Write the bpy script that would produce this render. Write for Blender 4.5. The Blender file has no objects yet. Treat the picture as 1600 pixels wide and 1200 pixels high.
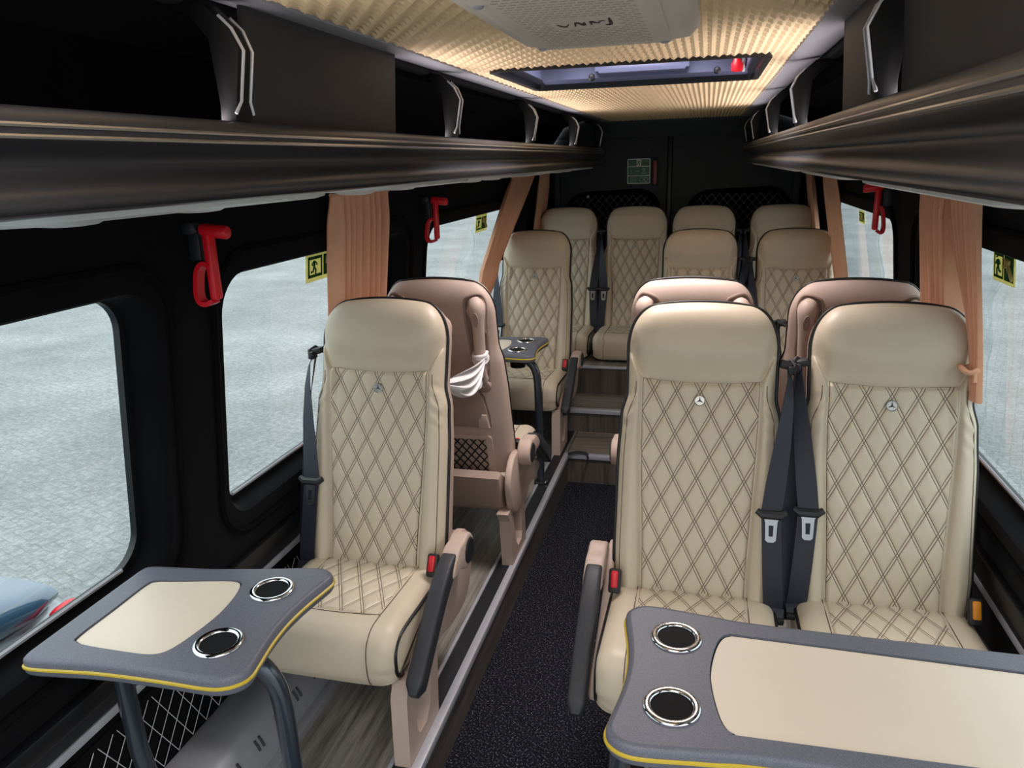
import bpy, bmesh, math, random
import numpy as np
from mathutils import Vector, Matrix
random.seed(7)
PI = math.pi
scene = bpy.context.scene
COL = scene.collection

# ------------------------------------------------------------------ materials
def srgb(r, g, b):
    f = lambda c: (c/255/12.92) if c/255 <= .04045 else ((c/255+.055)/1.055)**2.4
    return (f(r), f(g), f(b), 1)

class NT:
    """small helper round a material's node tree"""
    def __init__(self, name):
        self.m = bpy.data.materials.new(name); self.m.use_nodes = True
        self.t = self.m.node_tree; self.n = self.t.nodes; self.l = self.t.links
        self.b = self.n['Principled BSDF']; self.out = self.n['Material Output']
    def node(self, kind, **kw):
        x = self.n.new(kind)
        for k, v in kw.items(): setattr(x, k, v)
        return x
    def link(self, a, b): self.l.new(a, b)
    def math(self, op, a, b=None, c=None):
        x = self.n.new('ShaderNodeMath'); x.operation = op
        for i, v in enumerate((a, b, c)):
            if v is None: continue
            if isinstance(v, (int, float)): x.inputs[i].default_value = v
            else: self.l.new(v, x.inputs[i])
        return x.outputs[0]
    def coords(self, kind='Object', scale=(1, 1, 1), rot=(0, 0, 0)):
        tc = self.n.new('ShaderNodeTexCoord'); mp = self.n.new('ShaderNodeMapping')
        mp.inputs['Scale'].default_value = scale; mp.inputs['Rotation'].default_value = rot
        self.l.new(tc.outputs[kind], mp.inputs[0]); return mp.outputs[0]
    def noise(self, vec, scale, detail=4, rough=.55):
        x = self.n.new('ShaderNodeTexNoise'); x.inputs['Scale'].default_value = scale
        x.inputs['Detail'].default_value = detail; x.inputs['Roughness'].default_value = rough
        self.l.new(vec, x.inputs['Vector']); return x.outputs['Fac']
    def ramp(self, fac, stops):
        x = self.n.new('ShaderNodeValToRGB'); e = x.color_ramp.elements
        while len(e) < len(stops): e.new(.5)
        for i, (p, c) in enumerate(stops): e[i].position = p; e[i].color = c
        self.l.new(fac, x.inputs[0]); return x.outputs[0]
    def mix(self, fac, a, b):
        x = self.n.new('ShaderNodeMix'); x.data_type = 'RGBA'
        for i, v in ((0, fac), (6, a), (7, b)):
            if isinstance(v, (int, float)): x.inputs[i].default_value = v
            elif isinstance(v, tuple): x.inputs[i].default_value = v
            else: self.l.new(v, x.inputs[i])
        return x.outputs[2]
    def bump(self, h, strength=.3, dist=.001):
        x = self.n.new('ShaderNodeBump'); x.inputs['Strength'].default_value = strength
        x.inputs['Distance'].default_value = dist
        self.l.new(h, x.inputs['Height']); self.l.new(x.outputs[0], self.b.inputs['Normal']); return x

def plain(name, col, rough=.5, metal=0, noise=.06, nscale=40, bump=0, bscale=400, spec=None, coat=0, sheen=0):
    k = NT(name); v = k.coords()
    lo = tuple(c*(1-noise) for c in col[:3])+(1,); hi = tuple(min(1, c*(1+noise)) for c in col[:3])+(1,)
    k.link(k.ramp(k.noise(v, nscale), [(.3, lo), (.7, hi)]), k.b.inputs['Base Color'])
    k.b.inputs['Roughness'].default_value = rough; k.b.inputs['Metallic'].default_value = metal
    if spec is not None: k.b.inputs['Specular IOR Level'].default_value = spec
    if coat: k.b.inputs['Coat Weight'].default_value = coat; k.b.inputs['Coat Roughness'].default_value = .15
    if sheen: k.b.inputs['Sheen Weight'].default_value = sheen
    if bump: k.bump(k.noise(v, bscale, 3), bump, .0006)
    return k.m

LEA = srgb(204, 190, 167)
leather = plain('cream_leather', LEA, .42, 0, .02, 12, .25, 520, .4)
def quilt_material():
    k = NT('cream_quilted_leather'); uv = k.n.new('ShaderNodeUVMap'); uv.uv_map = 'pattern'
    sp = k.n.new('ShaderNodeSeparateXYZ'); k.link(uv.outputs[0], sp.inputs[0])
    def d(o):
        f = k.math('FRACT', o); return k.math('SUBTRACT', .5, k.math('ABSOLUTE', k.math('SUBTRACT', f, .5)))
    ds = [k.math('MULTIPLY', d(sp.outputs[i]), .053) for i in (0, 1)]
    lines = [k.math('LESS_THAN', k.math('ABSOLUTE', k.math('SUBTRACT', x, .0031)), .00075) for x in ds]
    line = k.math('MAXIMUM', lines[0], lines[1])
    k.link(k.mix(line, LEA, srgb(82, 60, 54)), k.b.inputs['Base Color'])
    k.b.inputs['Roughness'].default_value = .42; k.b.inputs['Specular IOR Level'].default_value = .4
    g = [k.math('SMOOTH_MIN', k.math('ABSOLUTE', k.math('SUBTRACT', x, .0031)), .002, .001) for x in ds]
    k.bump(k.math('MINIMUM', g[0], g[1]), .55, .8)
    return k.m
quilt = quilt_material()
stitch = plain('brown_stitching', srgb(92, 72, 62), .8)
piping_m = plain('black_piping', srgb(18, 17, 20), .45)
shell_m = plain('rose_beige_plastic', srgb(184, 163, 150), .5, 0, .02, 20, .12, 300, .35)
shell2_m = plain('rose_brown_plastic', srgb(150, 130, 118), .5, 0, .02, 20, .12, 300, .35)
blackpl = plain('black_plastic', srgb(28, 29, 33), .5, 0, .05, 30, .15, 500)
cupblack = plain('black_cup_liner', srgb(9, 9, 11), .7, spec=.2)
divider_m = plain('matt_black_divider', srgb(11, 11, 12), .6, spec=.25)
recess_m = plain('shaded_brown_plastic', srgb(116, 98, 90), .6)  # darker shell brown: painted grip recess shade, and the tray seam line
armblk = plain('black_armrest_rubber', srgb(44, 45, 50), .55, 0, .08, 60, .25, 400)
belt_m = plain('black_webbing', srgb(40, 43, 54), .5, 0, .1, 200, .3, 900, .4)
chrome = plain('chrome', (.72, .73, .75, 1), .10, 1, .01)
steel = plain('dull_steel', (.42, .43, .45, 1), .28, 1, .02)
badge_m = plain('brushed_badge_metal', (.50, .49, .46, 1), .36, 1, .03)
badge_d = plain('dark_badge_enamel', srgb(70, 72, 74), .3, .6, .03)
red_m = plain('red_plastic', srgb(214, 20, 36), .35, 0, .02)
orange_m = plain('orange_plastic', srgb(225, 140, 30), .4, 0, .02)
net_m = plain('black_net_cord', srgb(20, 18, 18), .7)
velvet = plain('black_velour', srgb(10, 10, 13), .95, 0, .3, 9, .2, 700, .12, 0, .02)
velvet2 = plain('black_velour_darker', srgb(8, 8, 10), .95, 0, .2, 9, .1, 700, .12)
frame_m = plain('black_window_rubber', srgb(16, 17, 20), .4)
rack_m = plain('black_satin_rack', srgb(50, 50, 53), .36, 0, .03, 6, 0, 300, .32)
rackin_m = plain('black_rack_lining', srgb(17, 17, 20), .9)
rackflap_m = plain('dark_grey_rack_flap', srgb(42, 42, 45), .6)
alu = plain('brushed_aluminium', srgb(196, 198, 206), .32, .35, .04, 60)
alu_d = plain('grey_anodised_profile', srgb(166, 168, 175), .4, .2, .05, 30)
door_m = plain('dark_grey_door_trim', srgb(66, 69, 70), .8, 0, .05, 8, .15, 300, .2)
podw = plain('pale_grey_lamp_plastic', srgb(205, 208, 206), .35, 0, .02)
acw = plain('warm_grey_vent_plastic', srgb(205, 200, 188), .45, 0, .02)
acslot = plain('vent_slot', srgb(172, 156, 144), .7)
trimgrey = plain('grey_ceiling_trim', srgb(140, 140, 146), .45, 0, .03)
hatch_m = plain('blue_grey_hatch_plastic', srgb(84, 89, 116), .4, 0, .03)
ink = plain('black_ink', srgb(14, 14, 16), .5)
tabgrey = None
yellow_m = plain('yellow_edge_strip', srgb(196, 170, 52), .4, 0, .03)
inlay_m = plain('cream_table_inlay', srgb(220, 207, 188), .38, 0, .02, 5)
tube_m = plain('dark_steel_tube', srgb(52, 60, 70), .22, .35, .03, 20, 0, 0, .6, .5)
plastic_wrap = plain('white_plastic_film', srgb(225, 222, 222), .35, 0, .04, 30, .3, 90)
green_m = plain('green_sign_ink', srgb(34, 92, 62), .4)
sign_w = plain('pale_sign_film', srgb(206, 214, 190), .3)
sign_y = plain('pale_yellow_sign_film', srgb(214, 208, 130), .35)
sign_rear = plain('pale_rear_sign', srgb(190, 200, 188), .25)
redglass = plain('dull_red_enamel', srgb(150, 66, 70), .35)
white_m = plain('white_stitching', srgb(190, 190, 192), .8)

def table_material():
    k = NT('speckled_grey_tabletop'); v = k.coords()
    n = k.noise(v, 900, 2); k.link(k.ramp(n, [(.35, srgb(82, 84, 95)), (.65, srgb(112, 115, 127))]), k.b.inputs['Base Color'])
    k.b.inputs['Roughness'].default_value = .45; k.b.inputs['Specular IOR Level'].default_value = .45
    k.bump(k.noise(v, 1200, 2), .15, .0004); return k.m
tabgrey = table_material()
def carpet_material():
    k = NT('black_carpet'); v = k.coords(); v2 = k.coords('Object', (1, 1.0, 1), (0, 0, .6))
    a = k.noise(v2, 170, 2, .7); b = k.noise(v, 5, 2)
    c = k.ramp(a, [(.46, srgb(17, 17, 23)), (.58, srgb(40, 41, 50)), (.74, srgb(125, 127, 136))])
    k.link(c, k.b.inputs['Base Color']); k.b.inputs['Roughness'].default_value = .95; k.b.inputs['Specular IOR Level'].default_value = .1
    k.bump(a, .6, .004); return k.m
carpet_m = carpet_material()
def wood_material(name, along, dark, light):
    k = NT(name)
    sc = {'y': (26, 1.6, 26), 'x': (1.6, 26, 26), 'z': (26, 26, 1.6)}[along]
    v = k.coords('Object', sc); n = k.noise(v, 2.2, 6, .65); n2 = k.noise(k.coords('Object', tuple(s*.15 for s in sc)), 3, 2)
    f = k.math('ADD', k.math('MULTIPLY', n, .7), k.math('MULTIPLY', n2, .3))
    k.link(k.ramp(f, [(.36, dark), (.62, light)]), k.b.inputs['Base Color'])
    k.b.inputs['Roughness'].default_value = .42; k.bump(n, .25, .001); return k.m
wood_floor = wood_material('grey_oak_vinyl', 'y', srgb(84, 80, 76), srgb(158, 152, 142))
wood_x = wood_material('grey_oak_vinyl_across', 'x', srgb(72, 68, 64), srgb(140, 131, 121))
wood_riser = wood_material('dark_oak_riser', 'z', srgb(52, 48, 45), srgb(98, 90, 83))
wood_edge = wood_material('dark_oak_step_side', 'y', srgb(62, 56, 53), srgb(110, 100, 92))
ceil_m = plain('tan_quilted_headliner', srgb(222, 197, 156), .8, 0, .03, 10)
def curtain_material():
    k = NT('peach_curtain'); v = k.coords(); k.n.remove(k.b)
    c = k.ramp(k.noise(v, 60), [(.3, srgb(226, 172, 140)), (.7, srgb(230, 178, 147))])
    d = k.n.new('ShaderNodeBsdfDiffuse'); t = k.n.new('ShaderNodeBsdfTranslucent'); m = k.n.new('ShaderNodeMixShader')
    k.link(c, d.inputs[0]); k.link(c, t.inputs[0]); m.inputs[0].default_value = .14
    k.link(d.outputs[0], m.inputs[1]); k.link(t.outputs[0], m.inputs[2]); k.link(m.outputs[0], k.out.inputs[0]); return k.m
curtain_m = curtain_material()
def film_material(name, col):
    k = NT(name); v = k.coords(); k.n.remove(k.b)
    lo = tuple(c*.95 for c in col[:3])+(1,); c = k.ramp(k.noise(v, 30), [(.3, lo), (.7, col)])
    d = k.n.new('ShaderNodeBsdfDiffuse'); t = k.n.new('ShaderNodeBsdfTranslucent'); m = k.n.new('ShaderNodeMixShader'); m.inputs[0].default_value = .6
    k.link(c, d.inputs[0]); k.link(c, t.inputs[0]); k.link(d.outputs[0], m.inputs[1]); k.link(t.outputs[0], m.inputs[2]); k.link(m.outputs[0], k.out.inputs[0]); return k.m
film_y = film_material('pale_yellow_window_film', srgb(236, 232, 176)); film_g = film_material('green_window_film', srgb(74, 132, 92))
def glass_material():
    k = NT('tinted_window_glass'); k.n.remove(k.b)
    t = k.n.new('ShaderNodeBsdfTransparent'); t.inputs[0].default_value = (.70, .755, .75, 1)
    g = k.n.new('ShaderNodeBsdfGlossy'); g.inputs['Roughness'].default_value = .0
    f = k.n.new('ShaderNodeLayerWeight'); f.inputs[0].default_value = .5
    fr = k.math('MULTIPLY_ADD', k.math('POWER', f.outputs['Facing'], 5), .93, .07)   # Schlick reflectance of both faces of the pane
    m = k.n.new('ShaderNodeMixShader'); k.link(fr, m.inputs[0])
    k.link(t.outputs[0], m.inputs[1]); k.link(g.outputs[0], m.inputs[2]); k.link(m.outputs[0], k.out.inputs[0]); return k.m
glass_m = glass_material()
def paving_material():
    """herringbone block paving: 2:1 blocks laid from the cell index (i-j) mod 4"""
    k = NT('grey_block_paving'); v = k.coords('Object', (12.5, 12.5, 12.5), (0, 0, .35))
    sp = k.n.new('ShaderNodeSeparateXYZ'); k.link(v, sp.inputs[0]); x, y = sp.outputs[0], sp.outputs[1]
    wob = k.math('MULTIPLY', k.math('SUBTRACT', k.noise(k.coords(), 9, 3), .5), .35); x = k.math('ADD', x, wob); y = k.math('ADD', y, wob)
    fx, fy = k.math('FRACT', x), k.math('FRACT', y)
    c = k.math('FLOORED_MODULO', k.math('SUBTRACT', k.math('FLOOR', x), k.math('FLOOR', y)), 4.0)
    ne = lambda n: k.math('GREATER_THAN', k.math('ABSOLUTE', k.math('SUBTRACT', c, n)), .5)
    mw_ = .055; lo = lambda f: k.math('LESS_THAN', f, mw_); hi = lambda f: k.math('GREATER_THAN', f, 1-mw_)
    g = k.math('MAXIMUM', k.math('MAXIMUM', k.math('MULTIPLY', lo(fx), ne(1)), k.math('MULTIPLY', hi(fx), ne(0))),
               k.math('MAXIMUM', k.math('MULTIPLY', hi(fy), ne(3)), k.math('MULTIPLY', lo(fy), ne(2))))
    n = k.noise(k.coords(), 26, 8, .8); n2 = k.noise(k.coords(), .7, 3)
    f = k.math('ADD', k.math('MULTIPLY', n, .8), k.math('MULTIPLY', n2, .35))
    base = k.ramp(f, [(.42, (.13, .14, .14, 1)), (.60, (.27, .285, .285, 1)), (.76, (.48, .49, .49, 1))])
    k.link(k.mix(k.math('MULTIPLY', g, .5), base, (.13, .14, .14, 1)), k.b.inputs['Base Color'])
    k.b.inputs['Roughness'].default_value = .75; k.bump(n, .7, .02); return k.m
paving_m = paving_material()
carpaint = plain('silver_blue_car_paint', srgb(176, 186, 190), .25, .3, .02, 5, 0, 0, .5, .8)
carglass = plain('blue_tinted_car_glass', srgb(64, 96, 122), .06, 0, .02, 5, 0, 0, .8, 1)
wallwhite = plain('white_painted_wall', srgb(226, 232, 232), .7)
tyre_m = plain('tyre_rubber', srgb(30, 30, 32), .8)

# ------------------------------------------------------------------ mesh building
class MB:
    def __init__(self): self.v = []; self.f = []; self.m = []; self.uv = {}
    def add(self, vs, fs, mi=0, uv=None):
        o = len(self.v); self.v += [tuple(p) for p in vs]
        for f in fs: self.f.append(tuple(i+o for i in f)); self.m.append(mi)
        if uv is not None:
            for i, c in enumerate(uv): self.uv[o+i] = c
        return self
    def bm(self, bm, mi=0, M=None):
        bm.verts.index_update()
        vs = [(M @ v.co if M else v.co.copy()) for v in bm.verts]
        self.add(vs, [[v.index for v in f.verts] for f in bm.faces], mi); bm.free(); return self
    def box(self, c, s, r=0, seg=2, M=None, mi=0):
        bm = bmesh.new(); bmesh.ops.create_cube(bm, size=1)
        for v in bm.verts: v.co = Vector((v.co.x*s[0], v.co.y*s[1], v.co.z*s[2]))
        if r: bmesh.ops.bevel(bm, geom=bm.edges[:], offset=r, segments=seg, profile=.5, affect='EDGES')
        T = Matrix.Translation(c) @ (M.to_4x4() if M else Matrix())
        return self.bm(bm, mi, T)
    def prism(self, pts, h0, h1, fn, r=0, seg=2, mi=0):
        """2-D outline pts extruded from h0 to h1; fn(a,b,h)->point"""
        bm = bmesh.new(); a = [bm.verts.new((p[0], p[1], h0)) for p in pts]; f = bm.faces.new(a)
        e = bmesh.ops.extrude_face_region(bm, geom=[f])
        for g in e['geom']:
            if isinstance(g, bmesh.types.BMVert): g.co.z = h1
        bmesh.ops.recalc_face_normals(bm, faces=bm.faces[:])
        if r:
            es = [x for x in bm.edges if abs(x.verts[0].co.z-x.verts[1].co.z) < 1e-6]
            bmesh.ops.bevel(bm, geom=es, offset=r, segments=seg, profile=.5, affect='EDGES')
        for v in bm.verts: v.co = Vector(fn(*v.co))
        return self.bm(bm, mi)
    def tube(self, path, r, n=8, mi=0, closed=False, flat=1.0, up=None):
        P = [Vector(p) for p in path]; N = len(P); R = r if isinstance(r, (list, tuple)) else [r]*N
        T = []
        for i in range(N):
            if closed: t = P[(i+1) % N]-P[i-1]
            else: t = P[min(i+1, N-1)]-P[max(i-1, 0)]
            T.append(t.normalized())
        u = Vector(up) if up else (Vector((0, 0, 1)) if abs(T[0].z) < .9 else Vector((1, 0, 0)))
        u = (u-T[0]*u.dot(T[0])).normalized(); vs = []
        for i in range(N):
            if up: u = Vector(up)
            u = (u-T[i]*u.dot(T[i])).normalized(); w = T[i].cross(u)
            for j in range(n):
                a = 2*PI*j/n; vs.append(P[i]+(u*math.cos(a)*flat+w*math.sin(a))*R[i])
        fs = []
        for i in range(N if closed else N-1):
            k = (i+1) % N
            for j in range(n): fs.append((i*n+j, i*n+(j+1) % n, k*n+(j+1) % n, k*n+j))
        if not closed: fs.append(tuple(range(n-1, -1, -1))); fs.append(tuple((N-1)*n+j for j in range(n)))
        return self.add(vs, fs, mi)
    def strip(self, path, widths, w, t=.0012, mi=0):
        """flat webbing: path points, direction of its width at each point"""
        P = [Vector(p) for p in path]; N = len(P); vs = []; W = w if isinstance(w, (list, tuple)) else [w]*N
        for i in range(N):
            tg = (P[min(i+1, N-1)]-P[max(i-1, 0)]).normalized(); d = Vector(widths[i]).normalized(); d = (d-tg*d.dot(tg)).normalized(); n = tg.cross(d)
            for a, b in ((-1, -1), (1, -1), (1, 1), (-1, 1)): vs.append(P[i]+d*a*W[i]/2+n*b*t)
        fs = []
        for i in range(N-1):
            for j in range(4): fs.append((i*4+j, i*4+(j+1) % 4, i*4+4+(j+1) % 4, i*4+4+j))
        fs.append((3, 2, 1, 0)); fs.append(tuple((N-1)*4+j for j in range(4)))
        return self.add(vs, fs, mi)
    def lathe(self, prof, c=(0, 0, 0), axis='z', n=24, mi=0, closed=False):
        """prof: (radius, height) pairs"""
        vs = []; fs = []; c = Vector(c)
        for (r, h) in prof:
            for j in range(n):
                a = 2*PI*j/n; x, y = r*math.cos(a), r*math.sin(a)
                vs.append(c+Vector({'z': (x, y, h), 'x': (h, x, y), 'y': (x, h, y)}[axis]))
        K = len(prof)
        for i in range(K if closed else K-1):
            k = (i+1) % K
            for j in range(n): fs.append((i*n+j, i*n+(j+1) % n, k*n+(j+1) % n, k*n+j))
        if not closed:
            if prof[0][0] > 0: fs.append(tuple(range(n-1, -1, -1)))
            if prof[-1][0] > 0: fs.append(tuple((K-1)*n+j for j in range(n)))
        return self.add(vs, fs, mi)
    def grid(self, nu, nv, fn, mi=0, uv=None):
        vs = []; us = [] if uv else None
        for j in range(nv+1):
            for i in range(nu+1):
                vs.append(fn(i/nu, j/nv))
                if uv: us.append(uv(i/nu, j/nv))
        fs = [(j*(nu+1)+i, j*(nu+1)+i+1, (j+1)*(nu+1)+i+1, (j+1)*(nu+1)+i) for j in range(nv) for i in range(nu)]
        return self.add(vs, fs, mi, us)
    def loft(self, loops, caps=True, mi=0):
        n = len(loops[0]); vs = [p for L in loops for p in L]
        fs = [(i*n+j, i*n+(j+1) % n, (i+1)*n+(j+1) % n, (i+1)*n+j) for i in range(len(loops)-1) for j in range(n)]
        if caps: fs.append(tuple(range(n-1, -1, -1))); fs.append(tuple((len(loops)-1)*n+j for j in range(n)))
        return self.add(vs, fs, mi)
    def fill(self, loops, fn, mi=0):
        """flat face bounded by the first loop, holes cut by the others"""
        bm = bmesh.new(); es = []
        for L in loops:
            vv = [bm.verts.new((p[0], p[1], 0)) for p in L]
            es += [bm.edges.new((vv[i], vv[(i+1) % len(vv)])) for i in range(len(vv))]
        bmesh.ops.triangle_fill(bm, use_beauty=True, edges=es)
        for v in bm.verts: v.co = Vector(fn(v.co.x, v.co.y))
        return self.bm(bm, mi)
    def mesh(self, name, mats, angle=35, flip=False):
        me = bpy.data.meshes.new(name); me.from_pydata(self.v, [], self.f)
        for m in (mats if isinstance(mats, (list, tuple)) else [mats]): me.materials.append(m)
        me.polygons.foreach_set('material_index', self.m)
        if self.uv:
            l = me.uv_layers.new(name='pattern'); idx = np.zeros(len(me.loops), dtype=np.int32); me.loops.foreach_get('vertex_index', idx)
            tab = np.zeros((len(self.v), 2), dtype=np.float32)
            for i, c in self.uv.items(): tab[i] = c
            l.data.foreach_set('uv', tab[idx].ravel())
        else:
            bm = bmesh.new(); bm.from_mesh(me); bmesh.ops.recalc_face_normals(bm, faces=bm.faces[:]); bm.to_mesh(me); bm.free()
        me.polygons.foreach_set('use_smooth', [True]*len(me.polygons))
        me.set_sharp_from_angle(angle=math.radians(angle)); me.update(); return me
    def build(self, name, mats, parent=None, angle=35): return link(name, self.mesh(name, mats, angle), parent)

def link(name, data, parent=None):
    o = bpy.data.objects.new(name, data); COL.objects.link(o)
    if parent: o.parent = parent
    return o
def thing(name, label, cat, loc=(0, 0, 0), rot=0, group=None):
    o = link(name, None); o.empty_display_size = .05; o.location = loc; o.rotation_euler = (0, 0, rot)
    o['label'] = label; o['category'] = cat
    if group: o['group'] = group
    return o
def tag(o, label, cat, group=None):
    o['label'] = label; o['category'] = cat
    if group: o['group'] = group
    return o
def struct(o): o['kind'] = 'structure'; return o
def sstep(a, b, x): t = min(1, max(0, (x-a)/(b-a))); return t*t*(3-2*t)
def interp(tab, x):
    if x <= tab[0][0]: return tab[0][1]
    for (a, p), (b, q) in zip(tab, tab[1:]):
        if x <= b: return p+(q-p)*sstep(a, b, x)
    return tab[-1][1]
def smooth_closed(pts, n=6):
    """Catmull-Rom through a closed control polygon"""
    N = len(pts); out = []
    for i in range(N):
        p0, p1, p2, p3 = (Vector(pts[(i+k-1) % N]) for k in range(4))
        for j in range(n):
            t = j/n; out.append(tuple(.5*((2*p1)+(p2-p0)*t+(2*p0-5*p1+4*p2-p3)*t*t+(3*p1-p0-3*p2+p3)*t**3)))
    return out
def smooth_open(pts, n=6):
    P = [Vector(p) for p in pts]; P = [2*P[0]-P[1]]+P+[2*P[-1]-P[-2]]; out = []
    for i in range(1, len(P)-2):
        p0, p1, p2, p3 = P[i-1:i+3]
        for j in range(n):
            t = j/n; out.append(.5*((2*p1)+(p2-p0)*t+(2*p0-5*p1+4*p2-p3)*t*t+(3*p1-p0-3*p2+p3)*t**3))
    out.append(P[-2]); return out
def rrect(x0, x1, y0, y1, r, n=6):
    out = []
    for cx, cy, a0 in ((x1-r, y1-r, 0), (x0+r, y1-r, 90), (x0+r, y0+r, 180), (x1-r, y0+r, 270)):
        for i in range(n+1):
            a = math.radians(a0+90*i/n); out.append((cx+r*math.cos(a), cy+r*math.sin(a)))
    return out

# ------------------------------------------------------------------ camera
cam_d = bpy.data.cameras.new('camera'); cam = bpy.data.objects.new('camera', cam_d); COL.objects.link(cam)
Rw = [Vector((0.96948, 0.24348, -0.02876)), Vector((-0.04248, 0.28234, 0.95837)), Vector((-0.24146, 0.92790, -0.28406))]
mw = Matrix((Rw[0], Rw[1], -Rw[2])).transposed().to_4x4(); mw.translation = (.22, 0, 1.65); cam.matrix_world = mw
cam_d.sensor_width = 36; cam_d.lens = 1170/1600*36; cam_d.clip_start = .02
scene.camera = cam

# ------------------------------------------------------------------ the bus shell
PL = .163                                   # height of the seat platforms
def wx(z, x0=.95): return x0-.11*(z-.7)     # inner half width of the body at height z
Y0, Y1 = -.7, 5.3
MB().box((-.19, 2.3, -.01), (.54, 6.2, .02)).build('carpet_slab', carpet_m)
bpy.data.objects['carpet_slab'].name = 'floor'; fl = bpy.data.objects['floor']; struct(fl)

def platform(name, x0, x1, y0, y1, z, side):
    o = struct(MB().box(((x0+x1)/2, (y0+y1)/2, z-.006), (x1-x0, y1-y0, .012)).build(name, wood_floor))
    return o
platform('raised_floor', -1.0, -.437, Y0, 3.99, PL, 0); platform('raised_floor', .06, 1.0, Y0, 3.99, PL, 0)
# risers along the aisle, with their grain running along the bus
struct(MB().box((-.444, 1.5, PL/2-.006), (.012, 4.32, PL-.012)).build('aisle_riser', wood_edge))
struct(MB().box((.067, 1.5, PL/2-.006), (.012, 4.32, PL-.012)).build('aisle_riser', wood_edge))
# steps at the end of the aisle
struct(MB().box((-.19, 3.82, PL-.006), (.50, .34, .012)).build('step_tread', wood_x))
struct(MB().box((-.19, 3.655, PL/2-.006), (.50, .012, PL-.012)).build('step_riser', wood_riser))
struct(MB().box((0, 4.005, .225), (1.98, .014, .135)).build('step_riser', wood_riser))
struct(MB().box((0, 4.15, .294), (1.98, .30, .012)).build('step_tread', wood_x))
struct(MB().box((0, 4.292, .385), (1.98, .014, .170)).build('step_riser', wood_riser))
struct(MB().box((0, 4.80, .464), (1.98, 1.03, .012)).build('raised_floor', wood_floor))
k_ = [0]
def trim(c, s, m=alu, r=.003):
    k_[0] += 1; return struct(MB().box(c, s, r).build('trim_%d' % k_[0], m))
trim((-.19, 3.648, PL-.010), (.50, .030, .026)); trim((0, 3.992, .290), (1.98, .034, .026)); trim((0, 4.283, .466), (1.98, .022, .014))
# edge nosing and the two seat rails on each platform
trim((-.440, 1.47, PL-.006), (.026, 4.34, .028)); trim((.064, 1.47, PL-.006), (.026, 4.34, .028))
for x in (-.478, .104): trim((x, 1.64, PL+.002), (.046, 4.68, .005), blackpl, 0)
for x in (-.508, .134): trim((x, 1.64, PL+.004), (.012, 4.68, .010))

def side_wall(s, name, wins):
    """s=-1 left, +1 right; wins: (y0,y1,z0,z1) of the trim openings"""
    m = MB(); holes = [rrect(a, b, c, d, .10, 8) for a, b, c, d in wins]
    yb = Y0 if s < 0 else .62
    outer = [(yb, 0.0), (Y1, 0.0), (Y1, 1.62), (yb, 1.62)]
    m.fill([outer]+holes, lambda y, z: (s*wx(z), y, z))
    for (a, b, c, d), h in zip(wins, holes):
        inn = [(s*wx(z), y, z) for y, z in h]
        g = rrect(a+.025, b-.025, c+.015, d-.012, .085, 8)
        mid = [(s*(wx(z)+.012), y*.5+gy*.5, z*.5+gz*.5) for (y, z), (gy, gz) in zip(h, g)]
        out = [(s*(wx(z)+.075), y, z) for y, z in g]
        m.loft([inn, mid, out], False)
    # upper side behind the luggage rack, up to the headlining
    prof = [(wx(1.62), 1.62), (.82, 1.75), (.74, 1.86), (.60, 1.905), (.485, 1.905)]
    m.grid(len(prof)-1, 1, lambda u, v: (s*prof[round(u*(len(prof)-1))][0], yb+(Y1-yb)*v, prof[round(u*(len(prof)-1))][1]))
    # panel that closes the floor side below the platform, out to the sill
    o = struct(m.build(name, velvet))
    return o
LWIN = [(-.45, 1.31, .775, 1.425), (1.525, 2.70, .770, 1.415), (2.92, 4.72, .77, 1.405)]
RWIN = [(.75, 2.66, .775, 1.420), (2.97, 4.72, .77, 1.412)]
side_wall(-1, 'wall_left', LWIN); side_wall(1, 'wall_right', RWIN)
wn = [0]
def window(s, y0, y1, z0, z1):
    """frame of black rubber round a tinted pane, set into the outer skin"""
    wn[0] += 1; nm = 'window_%d' % wn[0]
    fo = rrect(y0-.03, y1+.03, z0-.03, z1+.03, .10, 8); fi = rrect(y0+.045, y1-.04, z0+.03, z1-.012, .075, 8)
    X = lambda z, d: s*(wx(z)+d)
    m = MB(); m.loft([[(X(z, .066), y, z) for y, z in fo], [(X(z, .066), y, z) for y, z in fi], [(X(z, .082), y, z) for y, z in fi], [(X(z, .082), y, z) for y, z in fo], [(X(z, .066), y, z) for y, z in fo]], False)
    fr = struct(m.build(nm, frame_m))
    g = MB().fill([rrect(y0+.01, y1-.01, z0+.01, z1-.005, .09, 8)], lambda y, z: (X(z, .074), y, z)).build('pane', glass_m, fr)
    # thin aluminium bead along the lower edge
    MB().tube([(X(z0+.034, .062), y0+.10+(y1-y0-.2)*i/8, z0+.034) for i in range(9)], .005, 6).build('bead', alu_d, fr)
for w in LWIN: window(-1, *w)
for w in RWIN: window(1, *w)
# lower wall rails: dark ledge with a grey line below it
for s in (-1, 1):
    yb = Y0 if s < 0 else .62; L = Y1-yb; yc = (Y1+yb)/2
    trim((s*(wx(.64)-.012), yc, .635), (.030, L, .045), frame_m, .008)
    trim((s*(wx(.58)-.006), yc, .592), (.016, L, .040), blackpl, .003)
    trim((s*(wx(.55)-.008), yc, .556), (.014, L, .020), alu_d, .003)
# soft padded crease over the windows (a raised velour band round each opening)
for s, W in ((-1, LWIN), (1, RWIN)):
    for (a, b, c, d) in W:
        P = rrect(a-.035, b+.035, c-.05, d+.05, .13, 10)
        k_[0] += 1; struct(MB().tube([(s*(wx(z)-.001), y, z) for y, z in P], .011, 6, closed=True).build('trim_%d' % k_[0], velvet2))

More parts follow.
